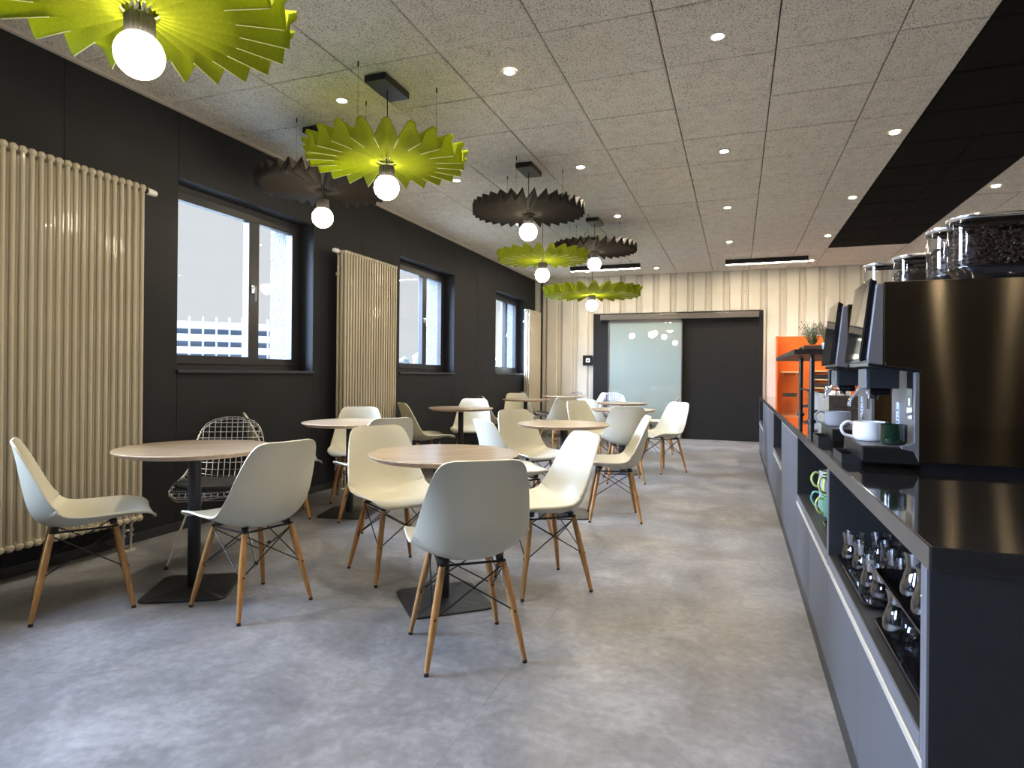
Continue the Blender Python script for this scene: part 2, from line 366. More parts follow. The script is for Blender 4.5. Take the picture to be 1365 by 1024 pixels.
# windows
def window(n, a, b_):
    w_ = bpy.data.objects.new('window_%d' % n, None); COL.objects.link(w_); w_.location = (-3.93, (a+b_)/2, WZ0); struct(w_)
    h = WZ1-WZ0; L = b_-a; hy = L/2
    def fr(name, y0, y1, z0, z1, t, x0, x1, parent):
        b = B(); e = .003
        b.box(x0, x1, y0, y1, z0, z0+t, e).box(x0, x1, y0, y1, z1-t, z1, e).box(x0, x1, y0, y0+t, z0+t, z1-t, e).box(x0, x1, y1-t, y1, z0+t, z1-t, e)
        return b.obj(name, 'frame_black', parent)
    fr('window_frame', -hy, hy, 0.0, h, .055, -.035, .03, w_)
    s = fr('sash', -hy+.045, -hy+.90, .045, h-.045, .068, -.02, .045, w_)
    B().box(.0, .006, -hy+.113, -hy+.832, .113, h-.113).obj('pane', 'pane', s)
    B().box(.002, .012, -hy+.105, -hy+.113, .11, h-.11).obj('gasket', 'rubber', s)
    s2 = fr('sash', -hy+.90, hy-.045, .045, h-.045, .060, -.03, .035, w_)
    B().box(-.004, .002, -hy+.96, hy-.105, .105, h-.105).obj('pane', 'pane', s2)
    hd = B(); hd.box(.045, .056, -hy+.852, -hy+.884, h*.5-.03, h*.5+.04, .004); hd.tube([(.056, -hy+.868, h*.5+.02), (.085, -hy+.868, h*.5+.02)], .008)
    hd.tube([(.085, -hy+.868, h*.5+.028), (.086, -hy+.868, h*.5-.10)], [.009, .007], 8)
    o = hd.obj('handle', 'chrome', s); o['label'] = 'chrome window handle'
    B().box(.0, .215, -hy-.012, hy+.012, -.022, .0, .003).obj('window_sill', 'frame_black', w_)
for i, (a, b_) in enumerate(sorted(wins, reverse=True)): window(5-i, a, b_)

# back wall: trapezoidal metal sheets
wb = struct(B().box(XW-.3, -2.565, YB+.03, YB+.2, 0, 3.1).box(.425, XR+.1, YB+.03, YB+.2, 0, 3.1).box(-2.565, .425, YB+.03, YB+.2, 2.29, 3.1).obj('wall_back', 'plaster'))
PITCH = .305
def prof(x):
    """corrugation depth at x"""
    t = (x-(-2.565)) % PITCH
    for (a, ya), (b_, yb) in zip(PR, PR[1:]):
        if a <= t <= b_: return ya+(yb-ya)*(t-a)/(b_-a)
    return 0
PR = [(0, 0), (.182, 0), (.200, .036), (.224, .036), (.230, .028), (.246, .028), (.252, .036), (.287, .036), (.305, 0)]
def sheet(x0, x1, z0, z1):
    xs_ = {x0, x1}; k0 = int((x0+2.565)//PITCH)-1
    for k in range(k0, k0+8):
        for a, _ in PR[:-1]:
            v = -2.565+k*PITCH+a
            if x0 < v < x1: xs_.add(v)
    xs_ = sorted(xs_); b = B()
    A = [b.bm.verts.new((x, YB+prof(x), z0)) for x in xs_]; C = [b.bm.verts.new((x, YB+prof(x), z1)) for x in xs_]
    for i in range(len(xs_)-1): b.bm.faces.new((A[i], A[i+1], C[i+1], C[i]))
    o = b.obj('metal_sheet', 'sheet', wb, ang=5)
    if z1 > 2.8:
        for k in range(k0, k0+8):
            x = -2.565+k*PITCH+.238
            if x0 < x < x1 and k % 2 == 0: B().lathe([(.009, -.006), (.009, 0)], (x, YB+.017, 2.62), 6, axis='y').obj('screw', 'screw', o)
x = -2.565-4*PITCH
while x < XR:
    a_, b_ = max(x, XW+.02), min(x+3*PITCH, XR)
    cuts = sorted({a_, b_} | {v for v in (-2.565, .455) if a_ < v < b_})
    for p_, q_ in zip(cuts, cuts[1:]):
        if q_-p_ > .02: sheet(p_, q_, 2.295 if -2.57 < (p_+q_)/2 < .455 else 0, ZC)
    x += 3*PITCH
B().box(.423, .455, YB-.012, YB+.03, 0, 2.295, .002).obj('corner_strip', 'sheet', wb)
struct(B().box(XR, XR+.15, YF, YB+.1, 0, 3.1).obj('wall_right', 'plaster'))
struct(B().box(XW-.3, XR+.1, YF-.15, YF, 0, 3.1).obj('wall_front', 'door_black'))
struct(B().box(XW, XW+.012, YF, YB, 0, .06, .002).obj('baseboard_left', 'frame_black'))
struct(B().box(-3.60, -3.57, YB-.03, YB, 0, ZC, .002).obj('trim_1', 'frame_black'))
# sliding door
dr = bpy.data.objects.new('door_1', None); COL.objects.link(dr); dr.location = (-1.07, YB, 0); struct(dr)
def dx(v): return v+1.07
b = B(); b.box(dx(-2.56), dx(-2.25), -.03, .08, 0, 2.285, .003).box(dx(.355), dx(.42), -.03, .08, 0, 2.285, .003).box(dx(-2.25), dx(.355), -.03, .08, 2.12, 2.285, .003)
b.obj('door_frame', 'door_black', dr)
B().box(dx(-2.41), dx(.35), -.13, -.03, 2.155, 2.255, .004).obj('track_cover', 'alu_dark', dr)
B().box(dx(-.925), dx(.36), -.02, .03, .0, 2.13, .003).obj('fixed_panel', 'door_black', dr)
o = B().box(dx(-2.245), dx(-.93), -.075, -.063, .015, 2.115, .001).obj('glass_leaf', 'door_glass', dr); o['label'] = 'milky reflective sliding glass leaf'
b = B(); b.box(dx(-.945), dx(-.925), -.085, -.055, .01, 2.12, .002).box(dx(-2.265), dx(-2.245), -.085, -.055, .01, 2.12, .002).box(dx(-2.245), dx(-.945), -.082, -.058, 2.10, 2.155, .002)
b.obj('leaf_profile', 'alu_dark', dr)
B().box(dx(-2.25), dx(-.9), .05, .06, 0, 2.14).obj('dark_backing', 'door_black', dr)
# switch
t = thing('wall_switch', 'small black wall switch box with a white square, left of the sliding door', 'switch', (-2.665, YB, 1.41))
B().box(-.095, .095, -.03, .0, -.095, .095, .006).obj('housing', 'black', t)
q = B().box(-.035, .045, -.036, -.03, -.04, .04, .003).obj('button', 'white', t); B().box(-.008, .018, -.038, -.036, -.012, .012).obj('mark', 'ink', q)

# ------------------------------------------------------------------ counter
CX0, CX1, CZ, SL = .32, 1.18, .842, .042
ct = thing('worktop', 'long black polished stone worktop carrying the coffee machines', 'worktop', (.75, 5.6, CZ))
b = B(); b.box(CX0-.75+.004, CX1-.75, -4.33, 4.29, -SL, 0, .002); b.obj('slab', 'granite', ct)
o = B().box(CX0-.75, CX0-.75+.004, -4.33, 4.29, -SL, -.001).obj('front_edge', 'slab_edge', ct); o['label'] = 'lighter polished front edge'
def unit(y0, y1, niche, label, end=None):
    ym = (y0+y1)/2; t = thing('cabinet_unit', label, 'cabinet', (.75, ym, 0), group=None)
    L = (y1-y0)/2; a0, a1 = CX0-.75, CX1-.75; zt = CZ-SL-.001
    b = B(); g = .001
    b.box(a0+.025, a1, -L+g, L-g, .08, .42)
    b.box(a0+.003, a1-.03, -L+g, L-g, .0, .08)
    if niche:
        b.box(a0+.45, a1, -L+.018, L-.018, .42, zt); b.box(a0+.003, a1, -L+g, -L+.018, .42, zt); b.box(a0+.003, a1, L-.018, L-g, .42, zt); b.box(a0+.005, a0+.45, -L+.018, L-.018, .455, .485)
    else: b.box(a0+.025, a1, -L+g, L-g, .42, zt)
    b.obj('carcass', 'carcass', t)
    if niche:
        B().box(a0-.001, a0+.005, -L+.018, L-.018, .455, .485, .001).obj('niche_lip', 'edge', t)
        for q in ((L-.018, L-g), (-L+g, -L+.018)): B().box(a0, a0+.003, *q, .42, zt).obj('edge_strip', 'edge', t)
        b = B(); b.box(a0-.002, a0+.022, -L+g, L-g, .425, .446, .003); r = b.obj('handle_rail', 'rail', t); r['label'] = 'pale metal handle rail'
    top = .423 if niche else zt-.004
    n = max(1, round((y1-y0)/.63)); W = (y1-y0)/n
    for i in range(n):
        o = B().box(a0, a0+.02, -L+i*W+.0015, -L+(i+1)*W-.0015, .081, top, .0012, seg=1).obj('door', 'front', t)
    if not niche: B().box(a0-.0005, a0+.02, -L+g, L-g, zt-.004, zt).obj('edge_strip', 'rail', t)
    return t
YE = 1.30
unit(YE, 2.545, True, 'grey cabinet unit nearest the camera, its open niche full of glasses')
unit(2.545, 3.79, True, 'grey cabinet unit whose open niche holds the striped mugs')
unit(3.79, 5.055, False, 'plain grey cabinet unit without niche between the mug niche and the next open niche')
unit(5.055, 6.16, True, 'grey cabinet unit with the empty open niche halfway along the counter')
unit(6.16, 8.58, False, 'wide plain grey cabinet unit without niche at the far half of the counter')
unit(8.58, 9.88, True, 'last grey cabinet unit at the far end of the counter, black open niche')
t = thing('end_panel', 'matt black end panel closing the near end of the counter', 'panel', (.75, YE-.01, 0))
B().box(CX0-.75+.004, CX1-.75, -.01, .01, 0, CZ-SL-.001, .001, seg=1).obj('board', 'endp', t)
o = B().box(CX0-.75, CX0-.75+.004, -.01, .01, 0, CZ-SL-.001).obj('edge_strip', 'edge', t); o['label'] = 'pale grey front edge'

# ------------------------------------------------------------------ chairs
SP = [(.279, .421, .168), (.277, .428, .192), (.264, .432, .210), (.238, .433, .221), (.16, .426, .231), (.06, .410, .237), (-.05, .397, .239), (-.12, .404, .239), (-.175, .430, .238), (-.208, .482, .234), (-.226, .545, .226), (-.24, .62, .214), (-.252, .69, .200), (-.263, .75, .184), (-.270, .785, .168), (-.275, .805, .148), (-.277, .815, .112)]
CURL = [.004, .010, .018, .028, .044, .058, .076, .095, .108, .104, .088, .068, .048, .030, .018, .010, .004]
def shell_grid(nv, nu, sp=SP, curl=CURL):
    S = spline([s+(c,) for s, c in zip(sp, curl)], nv); G = []
    for i, (y, z, w_, c) in enumerate(S):
        a = S[max(i-1, 0)]; d = S[min(i+1, nv-1)]
        t = Vector((0, d[0]-a[0], d[1]-a[1])).normalized(); nrm = Vector((0, t.z, -t.y))
        row = []
        for j in range(nu):
            u = -1+2*j/(nu-1); uu_ = math.sin(u*PI/2*.98)/math.sin(PI/2*.98)
            lift = c*(abs(uu_)**2.3)
            row.append(Vector((uu_*w_, y, z))+nrm*lift)
        G.append(row)
    return G
def chair_shell_mesh():
    G = shell_grid(40, 21); b = B(); V = [[b.bm.verts.new(p) for p in r] for r in G]
    for i in range(len(V)-1):
        for j in range(len(V[0])-1): b.bm.faces.new((V[i][j], V[i][j+1], V[i+1][j+1], V[i+1][j])).smooth = True
    bmesh.ops.recalc_face_normals(b.bm, faces=b.bm.faces)
    me = b.mesh('seat_shell', 'shell', 60)
    o = bpy.data.objects.new('tmp', me); COL.objects.link(o)
    md = o.modifiers.new('s', 'SOLIDIFY'); md.thickness = .009; md.offset = 0
    bv = o.modifiers.new('b', 'BEVEL'); bv.width = .003; bv.segments = 2; bv.angle_limit = math.radians(60)
    dg = bpy.context.evaluated_depsgraph_get(); me2 = bpy.data.meshes.new_from_object(o.evaluated_get(dg)); me2.name = 'seat_shell'
    bpy.data.objects.remove(o); me2.shade_smooth(); me2.set_sharp_from_angle(angle=math.radians(75)); return me2
def make_chair(label):
    t = thing('shell_chair', label, 'chair', group='cream shell chairs with wooden legs')
    link('seat_shell', chair_shell_mesh(), t)
    fr = B()
    FT, TP = .195, .125
    for sx_ in (-1, 1):
        for sy in (-1, 1):
            top = Vector((sx_*TP, sy*TP-.0, .385)); foot = Vector((sx_*FT, sy*FT, .012))
            pts = [top.lerp(foot, k) for k in (0, .15, .5, .8, 1)]
            l = B().tube(pts, [.0125, .0145, .0155, .0125, .0095], 12).obj('leg', 'beech', t)
            B().tube([foot+Vector((0, 0, .002)), Vector((sx_*FT*1.005, sy*FT*1.005, 0))], .0095, 10).obj('foot_glide', 'rubber', l)
            fr.box(top.x-.009, top.x+.009, top.y-.009, top.y+.009, .380, .396, .003)
            fr.lathe([(.014, -.010), (.017, .010)], (sx_*(TP-.012), sy*(TP-.012), .398 if sy < 0 else .41), 10)
            mid = top.lerp(foot, .50); fr.lathe([(.0045, -.018), (.0045, .018)], mid, 6, axis='y')
            for ax in (0, 1):
                q = Vector((-top.x, top.y, .375)) if ax == 0 else Vector((top.x, -top.y, .375))
                q *= 1.0; off = Vector((0, sy*.006, 0)) if ax == 0 else Vector((sx_*.006, 0, 0))
                fr.tube([mid+off, q+off*.5], .0031, 6)
    for a, c in (((-TP, -TP), (TP, -TP)), ((TP, -TP), (TP, TP)), ((TP, TP), (-TP, TP)), ((-TP, TP), (-TP, -TP))):
        fr.tube([(*a, .388), (*c, .388)], .005, 6)
    fr.obj('cross_brace', 'black', t); return t
CHAIRS = [
 ((-2.98, 2.10), 56, 'cream shell chair at the far left beside the big radiator, seen from its side'),
 ((-2.23, 2.405), 166.5, 'shell chair seen from behind at the right of the table by the big radiator'),
 ((-1.052, 2.336), 128, 'nearest shell chair, grey shaded back turned to the camera, at the front centre table'),
 ((-.985, 3.19), 222, 'shell chair at the right of the front centre table, pale inside facing left'),
 ((-1.838, 3.089), -34.5, 'yellowish lit shell chair at the left of the front centre table, facing the camera'),
 ((-.918, 4.90), 195, 'side-on shell chair facing left at the right of the second aisle table'),
 ((-1.135, 6.63), 107, 'shell chair with its grey back to the camera at the third aisle table'),
 ((-.825, 7.485), 228, 'pale shell chair right of the third aisle table, before the dark door panel'),
 ((-1.07, 9.27), 183, 'shell chair mostly hidden behind the pale chair by the dark door panel'),
 ((-1.66, 7.36), -32, 'yellowish shell chair facing the camera at the left of the third aisle table'),
 ((-1.50, 4.18), 48, 'bluish shell chair just behind the front centre table, facing away to the right'),
 ((-1.70, 5.13), -35, 'cream shell chair facing the camera at the left of the second centre table'),
 ((-3.375, 3.94), 45, 'shell chair against the black wall, mostly hidden behind the chair by the big radiator table'),
 ((-3.22, 4.74), -62, 'shell chair in front of the middle radiator, facing the camera behind a round table'),
 ((-2.55, 3.99), 150, 'grey-backed shell chair hidden behind the yellowish chair at the front centre table'),
 ((-3.25, 6.08), 48, 'side-on shell chair facing right between the middle radiator and the second window'),
 ((-3.13, 7.08), -75, 'shell chair facing the camera behind the round table under the second window'),
 ((-3.33, 8.48), 40, 'dark shaded shell chair side-on against the black wall, past the second window'),
 ((-2.52, 8.77), 143, 'brownish-backed shell chair with its back to the camera at the far table beside the wall'),
 ((-3.38, 9.60), -60, 'cream shell chair under the farthest window facing the camera behind a far table'),
 ((-1.74, 8.22), 60, 'light blue shell chair seen between the two farthest aisle tables'),
 ((-2.50, 10.9), 205, 'small bright white shell chair in the back, before the corrugated wall by the door'),
]
c0 = make_chair(CHAIRS[0][2])
for i, ((x, y), a, lb) in enumerate(CHAIRS):
    rz = math.radians(a-90)
    if i == 0: c0.location = (x, y, 0); c0.rotation_euler = (0, 0, rz)
    else: dup(c0, (x, y, 0), rz, lb)

# wire chairs
SPW = [(.262, .405, .185), (.262, .430, .215), (.22, .437, .235), (.12, .430, .245), (.02, .420, .248), (-.07, .415, .246), (-.13, .425, .24), (-.175, .455, .232), (-.205, .50, .226), (-.225, .56, .218), (-.243, .63, .210), (-.258, .70, .199), (-.268, .75, .182), (-.275, .79, .155), (-.280, .82, .108), (-.283, .836, .035)]
CW = [.0, .004, .01, .03, .05, .065, .075, .078, .07, .06, .045, .03, .018, .01, .004, 0]
def make_wire_chair(label):
    t = thing('wire_chair', label, 'chair', group='chrome wire chairs with black seat pads')
    nv, nu = 61, 41; G = shell_grid(nv, nu, SPW, CW); b = B(); R = .0026
    rim = [G[i][0] for i in range(0, nv, 2)]+[G[-1][j] for j in range(8, nu-8, 8)]+[G[i][-1] for i in range(nv-1, -1, -2)]+[G[0][j] for j in range(nu-5, 0, -6)]
    b.tube(rim, .0038, 8, close=True); b.tube([p+Vector((0, 0, -.014)) if k < 200 else p for k, p in enumerate(rim)], .003, 6, close=True)
    for i in range(2, nv-2, 3): b.tube([G[i][j] for j in range(0, nu, 4)], R, 5, caps=False)
    # lengthwise wires at constant x, clipped by the outline
    for k in range(-6, 7):
        xc = k*.034; run = []
        for i in range(nv):
            row = G[i]
            if abs(xc) > row[-1].x-.002:
                if len(run) > 2: b.tube(run, R, 5, caps=False)
                run = []; continue
            for j in range(nu-1):
                if row[j].x <= xc <= row[j+1].x:
                    f = (xc-row[j].x)/max(1e-6, row[j+1].x-row[j].x); run.append(row[j].lerp(row[j+1], f)); break
        if len(run) > 2: b.tube(run[::2]+([run[-1]] if len(run) % 2 == 0 else []), R, 5, caps=False)
    o = b.obj('wire_basket', 'chrome', t)
    p = B(); pts = [(.215, .13), (.215, .20), (.18, .235), (.0, .245), (-.18, .235), (-.215, .20), (-.215, .10), (-.19, -.08), (-.13, -.13), (0, -.14), (.13, -.13), (.19, -.08)]
    S = spline(pts+[pts[0]], 49)[:-1]; rings = []
    for s_, z in ((.90, .432), (1.0, .440), (1.0, .455), (.93, .466), (.6, .470), (.1, .471)):
        rings.append([p.bm.verts.new((x*s_, .05+(y-.05)*s_, z+.0+.035*abs(x*s_/.22)**3)) for x, y in S])
    p.skin(rings, 0, True); p.obj('seat_pad', 'pad', t)
    for sx_ in (-1, 1):
        for sy in (-1, 1):
            l = B().tube([(sx_*.10, sy*.11, .415), (sx_*.14, sy*.14, .36), (sx_*.24, sy*.235, .012)], .0055, 8).obj('leg', 'chrome', t)
            B().lathe([(.012, 0), (.013, .010), (.006, .020)], (sx_*.241, sy*.236, 0), 10).obj('foot_glide', 'rubber', l)
    q = B()
    for sy in (-1, 1): q.tube([(-.10, sy*.11, .415), (.10, sy*.11, .415)], .005, 8).tube([(-.14, sy*.14, .36), (.14, -sy*.14, .36)], .004, 6)
    q.obj('base_frame', 'chrome', t); return t
WC = [((-2.985, 2.96), -57, 'chrome wire chair with black seat pad behind the table by the big radiator'),
      ((-3.24, 10.16), 40, 'far wire chair with a black pad side-on at the third radiator'),
      ((-2.62, 10.02), -100, 'far wire chair with rounded top right of the far corner table'),
      ((-1.99, 10.38), -85, 'far wire chair with rounded top directly in front of the frosted glass leaf')]
w0 = make_wire_chair(WC[0][2])
for i, ((x, y), a, lb) in enumerate(WC):
    rz = math.radians(a-90)
    if i == 0: w0.location = (x, y, 0); w0.rotation_euler = (0, 0, rz)
    else: dup(w0, (x, y, 0), rz, lb)

# ------------------------------------------------------------------ tables
def make_table(label):
    t = thing('round_table', label, 'table', group='round wooden bistro tables'); R = .376
    b = B(); b.lathe([(R-.004, 0), (R, -.003), (R-.002, -.007), (R-.032, -.026), (R-.034, -.027)], (0, 0, .740), 72, 'oak')
    for f in b.bm.faces:
        if f.calc_center_median().z < .736: f.material_index = 1
    b.mats.append(K['oak_edge']); b.obj('table_top', None, t, 30)
    B().lathe([(.031, .016), (.031, .70), (.11, .702), (.11, .712)], n=24).obj('pole', 'pole', t)
    b = B(); h, r = .205, .045; poly = []
    for cx, cy, a0 in ((h-r, h-r, 0), (-h+r, h-r, 90), (-h+r, -h+r, 180), (h-r, -h+r, 270)):
        for k in range(6): a = math.radians(a0+18*k); poly.append((cx+r*math.cos(a), cy+r*math.sin(a)))
    rings = [[b.bm.verts.new((x*s_, y*s_, z)) for x, y in poly] for s_, z in ((1, 0), (1, .007), (.985, .010), (.2, .016))]
    b.skin(rings, 0, True); b.obj('base_plate', 'base', t); return t
TB = [((-2.665, 2.46), 29.6, 'round table at the left beside the big radiator'),
      ((-1.378, 2.79), 41.6, 'nearest round table at the front centre, wooden top'),
      ((-1.323, 4.862), 20, 'second round table along the aisle, behind the front centre one'),
      ((-2.937, 4.228), 15, 'round table in front of the middle radiator'),
      ((-3.021, 6.537), 10, 'round table under the second window'),
      ((-3.151, 9.256), 5, 'greyish round table under the farthest window'),
      ((-1.25, 7.21), 12, 'third round table along the aisle, before the frosted glass leaf'),
      ((-1.56, 8.85), 8, 'fourth and farthest round table along the aisle'),
      ((-3.02, 10.98), 3, 'small-looking round table in the far left corner by the third radiator')]
t0 = make_table(TB[0][2])
for i, ((x, y), a, lb) in enumerate(TB):
    if i == 0: t0.location = (x, y, 0); t0.rotation_euler = (0, 0, math.radians(a))
    else: dup(t0, (x, y, 0), math.radians(a), lb)

# ------------------------------------------------------------------ radiators
def radiator(y0, y1, xc, label, valve_end, pipes):
    z0, z1 = .175, 2.33; P = .0468; n = round((y1-y0)/P)
    t = thing('radiator', label, 'radiator', (xc, y1, 0), group='tall cream column radiators')
    b = B()
    for dx_ in (-.042, 0, .042): b.tube([(dx_, 0, z0+.03), (dx_, 0, z1-.03)], .0126, 10, caps=False)
    for z in (z0+.022, z1-.022):
        b.lathe([(.010, -.060), (.020, -.052), (.0225, -.04), (.0225, .04), (.020, .052), (.010, .060)], (0, 0, z), 10, axis='x')
        b.lathe([(.0165, -P/2), (.0165, P/2)], (.0, 0, z), 10, axis='y', cap0=False, cap1=False)
    me = b.mesh('column', 'radiator')
    for i in range(n): link('column', me, t, (0, -P/2-i*P, 0))
    ye = 0 if valve_end > 0 else -n*P; s = valve_end
    v = B(); v.tube([(0, ye, z1-.022), (0, ye+s*.03, z1-.022)], .010, 10, m='valve'); v.tube([(0, ye+s*.03, z1-.022), (0, ye+s*.042, z1-.022)], .016, 12, m='rubber')
    v.tube([(0, ye+s*.042, z1-.022), (0, ye+s*.075, z1-.022), (0, ye+s*.105, z1-.024), (0, ye+s*.112, z1-.024)], [.022, .022, .019, .013], 16, m='white')
    o = v.obj('thermostat_valve', None, t)
    if pipes is not None:
        q = B()
        for k in (0, 1):
            y = pipes+k*.05
            q.tube([(0, y, z0+.005), (0, y, .13)], .012, 10).tube([(0, y, .135), (0, y, .115)], .018, 8).tube([(0, y, .10), (0, y, .085)], .016, 8).tube([(0, y, .115), (0, y, .01)], .0085, 10)
            q.lathe([(.030, 0), (.027, .008), (.009, .010)], (0, y, 0), 14)
        q.tube([(0, pipes, .125), (0, pipes+.05, .125)], .009, 8); q.obj('floor_pipe', 'valve', t)
    w_ = B(); w_.box(XW-xc, -.02, -.12, -.09, 2.1, 2.13).box(XW-xc, -.02, -n*P+.09, -n*P+.12, 2.1, 2.13).box(XW-xc, -.02, -.12, -.09, .4, .43).box(XW-xc, -.02, -n*P+.09, -n*P+.12, .4, .43)
    w_.obj('wall_bracket', 'radiator', t)
radiator(1.73, 2.90, -3.62, 'tall wide cream column radiator at the left edge of the picture', 1, -.10)
radiator(5.03, 6.01, -3.62, 'tall cream column radiator between the first and second window', -1, -.93)
radiator(10.72, 11.40, -3.63, 'narrow-looking cream column radiator in the far corner past the last window', -1, None)

# ------------------------------------------------------------------ pendants
def green_amp(u, R): return (.032+.020*u)*(R/.5)**.5
def shade_green(R, th=.0):
    N = 23; per = 12; M_ = N*per; rad = [.062, .12, .20, .27, .30, .325, .35, .40, .45, .48, .50]; rad = [r*R/.5 if r > .07 else r for r in rad]
    b = B(); rows = []
    for r in rad:
        u = r/R; amp = green_amp(u, R); o = min(1, max(0, (u-.60)/.10)); row = []
        for k in range(M_):
            t = (k % per)/per; d = abs(t-.5)*2          # 1 at crest, 0 at the small middle fold
            low = -.70-.30*o
            z = low+(1-low)*((1-o)*d+o*(.5-.5*math.cos(d*PI))**.5)
            a = 2*PI*(k+0*z)/M_; rrr = r*(1+.03*o*(1 if d > .6 else -.6))
            row.append(b.bm.verts.new((math.cos(a)*rrr, math.sin(a)*rrr, z*amp+.015*o)))
        rows.append(row)
    b.skin(rows, 0, False); return b
def green_piping(R):
    N = 23; per = 12; b = B()
    for i in range(N):
        a = 2*PI*(i+.5)/N; pts = []
        for u in (.64, .70, .85, .985):
            r = u*R; o = min(1, max(0, (u-.60)/.10)); rq = r*(1-.018*o)
            pts.append((math.cos(a)*rq, math.sin(a)*rq, green_amp(u, R)*(-.70-.30*o)+.015*o-.003))
        b.tube(pts, .0019, 4)
    # hub ring
    b.tube([(math.cos(k*PI/12)*.062, math.sin(k*PI/12)*.062, -.004) for k in range(24)], .004, 6, close=True); return b
def shade_black(R):
    N = 32; b = B(); rows = []
    for r in (.06, .14, .22, .30, .38, .44, .50):
        amp = .034+.014*(r/.5)
        rows.append([b.bm.verts.new((math.cos(2*PI*(k+(.42 if k % 2 else 0))/(2*N))*r, math.sin(2*PI*(k+(.42 if k % 2 else 0))/(2*N))*r, amp*(1 if k % 2 else -1)+.012*(r/.5))) for k in range(2*N)])
    b.skin(rows, 0, False); return b
meshes = {}
def pendant(x, y, zg, zs, R, kind, label):
    """x,y ; globe centre z ; shade centre z"""
    t = thing('pendant_lamp', label, 'lamp', (x, y, ZC), group='pleated felt pendant lamps')
    key = (kind, R)
    if key not in meshes:
        meshes[key] = ((shade_green(R).mesh('shade', 'green', 25), green_piping(R).mesh('piping', 'piping')) if kind == 'green' else (shade_black(R).mesh('shade', 'felt_black', 3), None))
    s = link('shade', meshes[key][0], t, (0, 0, zs-ZC), (0, 0, random.uniform(0, .3)))
    md = s.modifiers.new('thick', 'SOLIDIFY'); md.thickness = .004; md.offset = 0
    if meshes[key][1]: link('piping', meshes[key][1], s)['kind'] = 'stuff'
    else: B().lathe([(.062, 0), (.066, .006), (.062, .012)], (0, 0, -.016), 24, cap0=False, cap1=False).obj('hub_ring', 'felt_black', s)
    B().box(-.075, .075, -.15, .15, -.045, -.001, .004).obj('canopy', 'black', t)
    zc_ = zg-ZC
    b = B(); b.tube([(0, 0, -.045), (0, 0, zc_+.15)], .0035, 8); b.obj('cable', 'black', t)
    b = B(); pr = []; n = 40
    rings = []
    for zz, r in ((.052, .049), (.13, .049), (.136, .045), (.140, .01)):
        rings.append([b.bm.verts.new((math.cos(2*PI*k/n)*(r-(.0045 if k % 2 and r > .04 else 0)), math.sin(2*PI*k/n)*(r-(.0045 if k % 2 and r > .04 else 0)), zz)) for k in range(n)])
    b.skin(rings, 0, True); b.obj('lamp_holder', 'socket', t, loc=(0, 0, zc_))
    b = B(); prof = [(.079*math.cos(a), .079*math.sin(a)) for a in [math.radians(-90+i*9) for i in range(18)]]
    b.lathe(prof, n=32, cap0=False, cap1=True); b.obj('globe_bulb', 'globe', t, 60, loc=(0, 0, zc_))
    w_ = B()
    for k in range(3):
        a = 2*PI*k/3+.5; q = (math.cos(a)*R*.62, math.sin(a)*R*.62)
        w_.tube([(*q, -.002), (*q, -.032)], .0045, 6).tube([(*q, -.03), (*q, zs-ZC+.03)], .0011, 4)
    w_.obj('suspension_wire', 'black', t)
PD = [(-1.96, 1.56, 2.235, 2.40, .50, 'green', 'green pleated pendant lamp in the top left corner, nearest the camera'),
      (-2.118, 3.42, 2.325, 2.50, .505, 'green', 'large green pleated pendant lamp with its black ceiling plate in view'),
      (-3.017, 3.957, 2.333, 2.575, .48, 'black', 'black pleated pendant lamp hanging before the first window by the wall'),
      (-1.765, 5.215, 2.411, 2.60, .50, 'black', 'black pleated pendant lamp in the middle of the row, fully in view'),
      (-2.031, 6.50, 2.235, 2.42, .50, 'green', 'small-looking green pleated pendant lamp below the middle black one'),
      (-1.615, 7.25, 2.463, 2.64, .50, 'black', 'smaller-looking black pleated pendant lamp at the far end of the row'),
      (-1.87, 8.262, 2.085, 2.25, .66, 'green', 'farthest and lowest green pleated pendant lamp before the corrugated wall')]
for q in PD: pendant(*q)

# ------------------------------------------------------------------ downlights
ring = B().lathe([(.030, .004), (.032, -.003), (.045, -.003), (.047, .0)], n=24, cap0=False, cap1=False).mesh('trim_ring', 'white')
lens = B().lathe([(.001, .001), (.030, .001)], n=20, cap0=False, cap1=False).mesh('lens', 'lens')
DLX = [(-2.535, 'left wall row'), (-1.322, 'row over the tables'), (-.115, 'row over the aisle'), (1.10, 'row beside the black strip'), (2.32, 'row right of the black strip')]
DLY = [(-3.78, ''), (-1.95, ''), (-.12, ''), (1.70, ''), (3.52, 'nearest in view'), (5.34, 'second in view'), (7.14, 'third in view'), (8.97, 'fourth in view'), (10.81, 'farthest')]
for xi, (x, rn) in enumerate(DLX):
    for y, yn in DLY:
        if x == -1.322 and y == 8.97: continue
        if x == 1.10 and y < 2 or x < 2 and y < 1: continue
        xx_ = x
        sp = bpy.data.lights.new('downlight_beam', 'SPOT'); sp.energy = SPOT_W; sp.color = WARM; sp.spot_size = math.radians(105); sp.spot_blend = 1.0; sp.shadow_soft_size = .03
        t = thing('downlight', ('round recessed downlight, %s, %s' % (rn, yn)) if yn else 'round recessed downlight out of view behind the camera', 'downlight', (xx_, y, ZC), group='recessed ceiling downlights' if yn else 'recessed downlights behind the camera')
        link('trim_ring', ring, t, (0, 0, -.003)); link('lens', lens, t, (0, 0, -.006))
        so_ = bpy.data.objects.new('downlight_beam', sp); COL.objects.link(so_); so_.parent = t; so_.location = (0, 0, -.03)
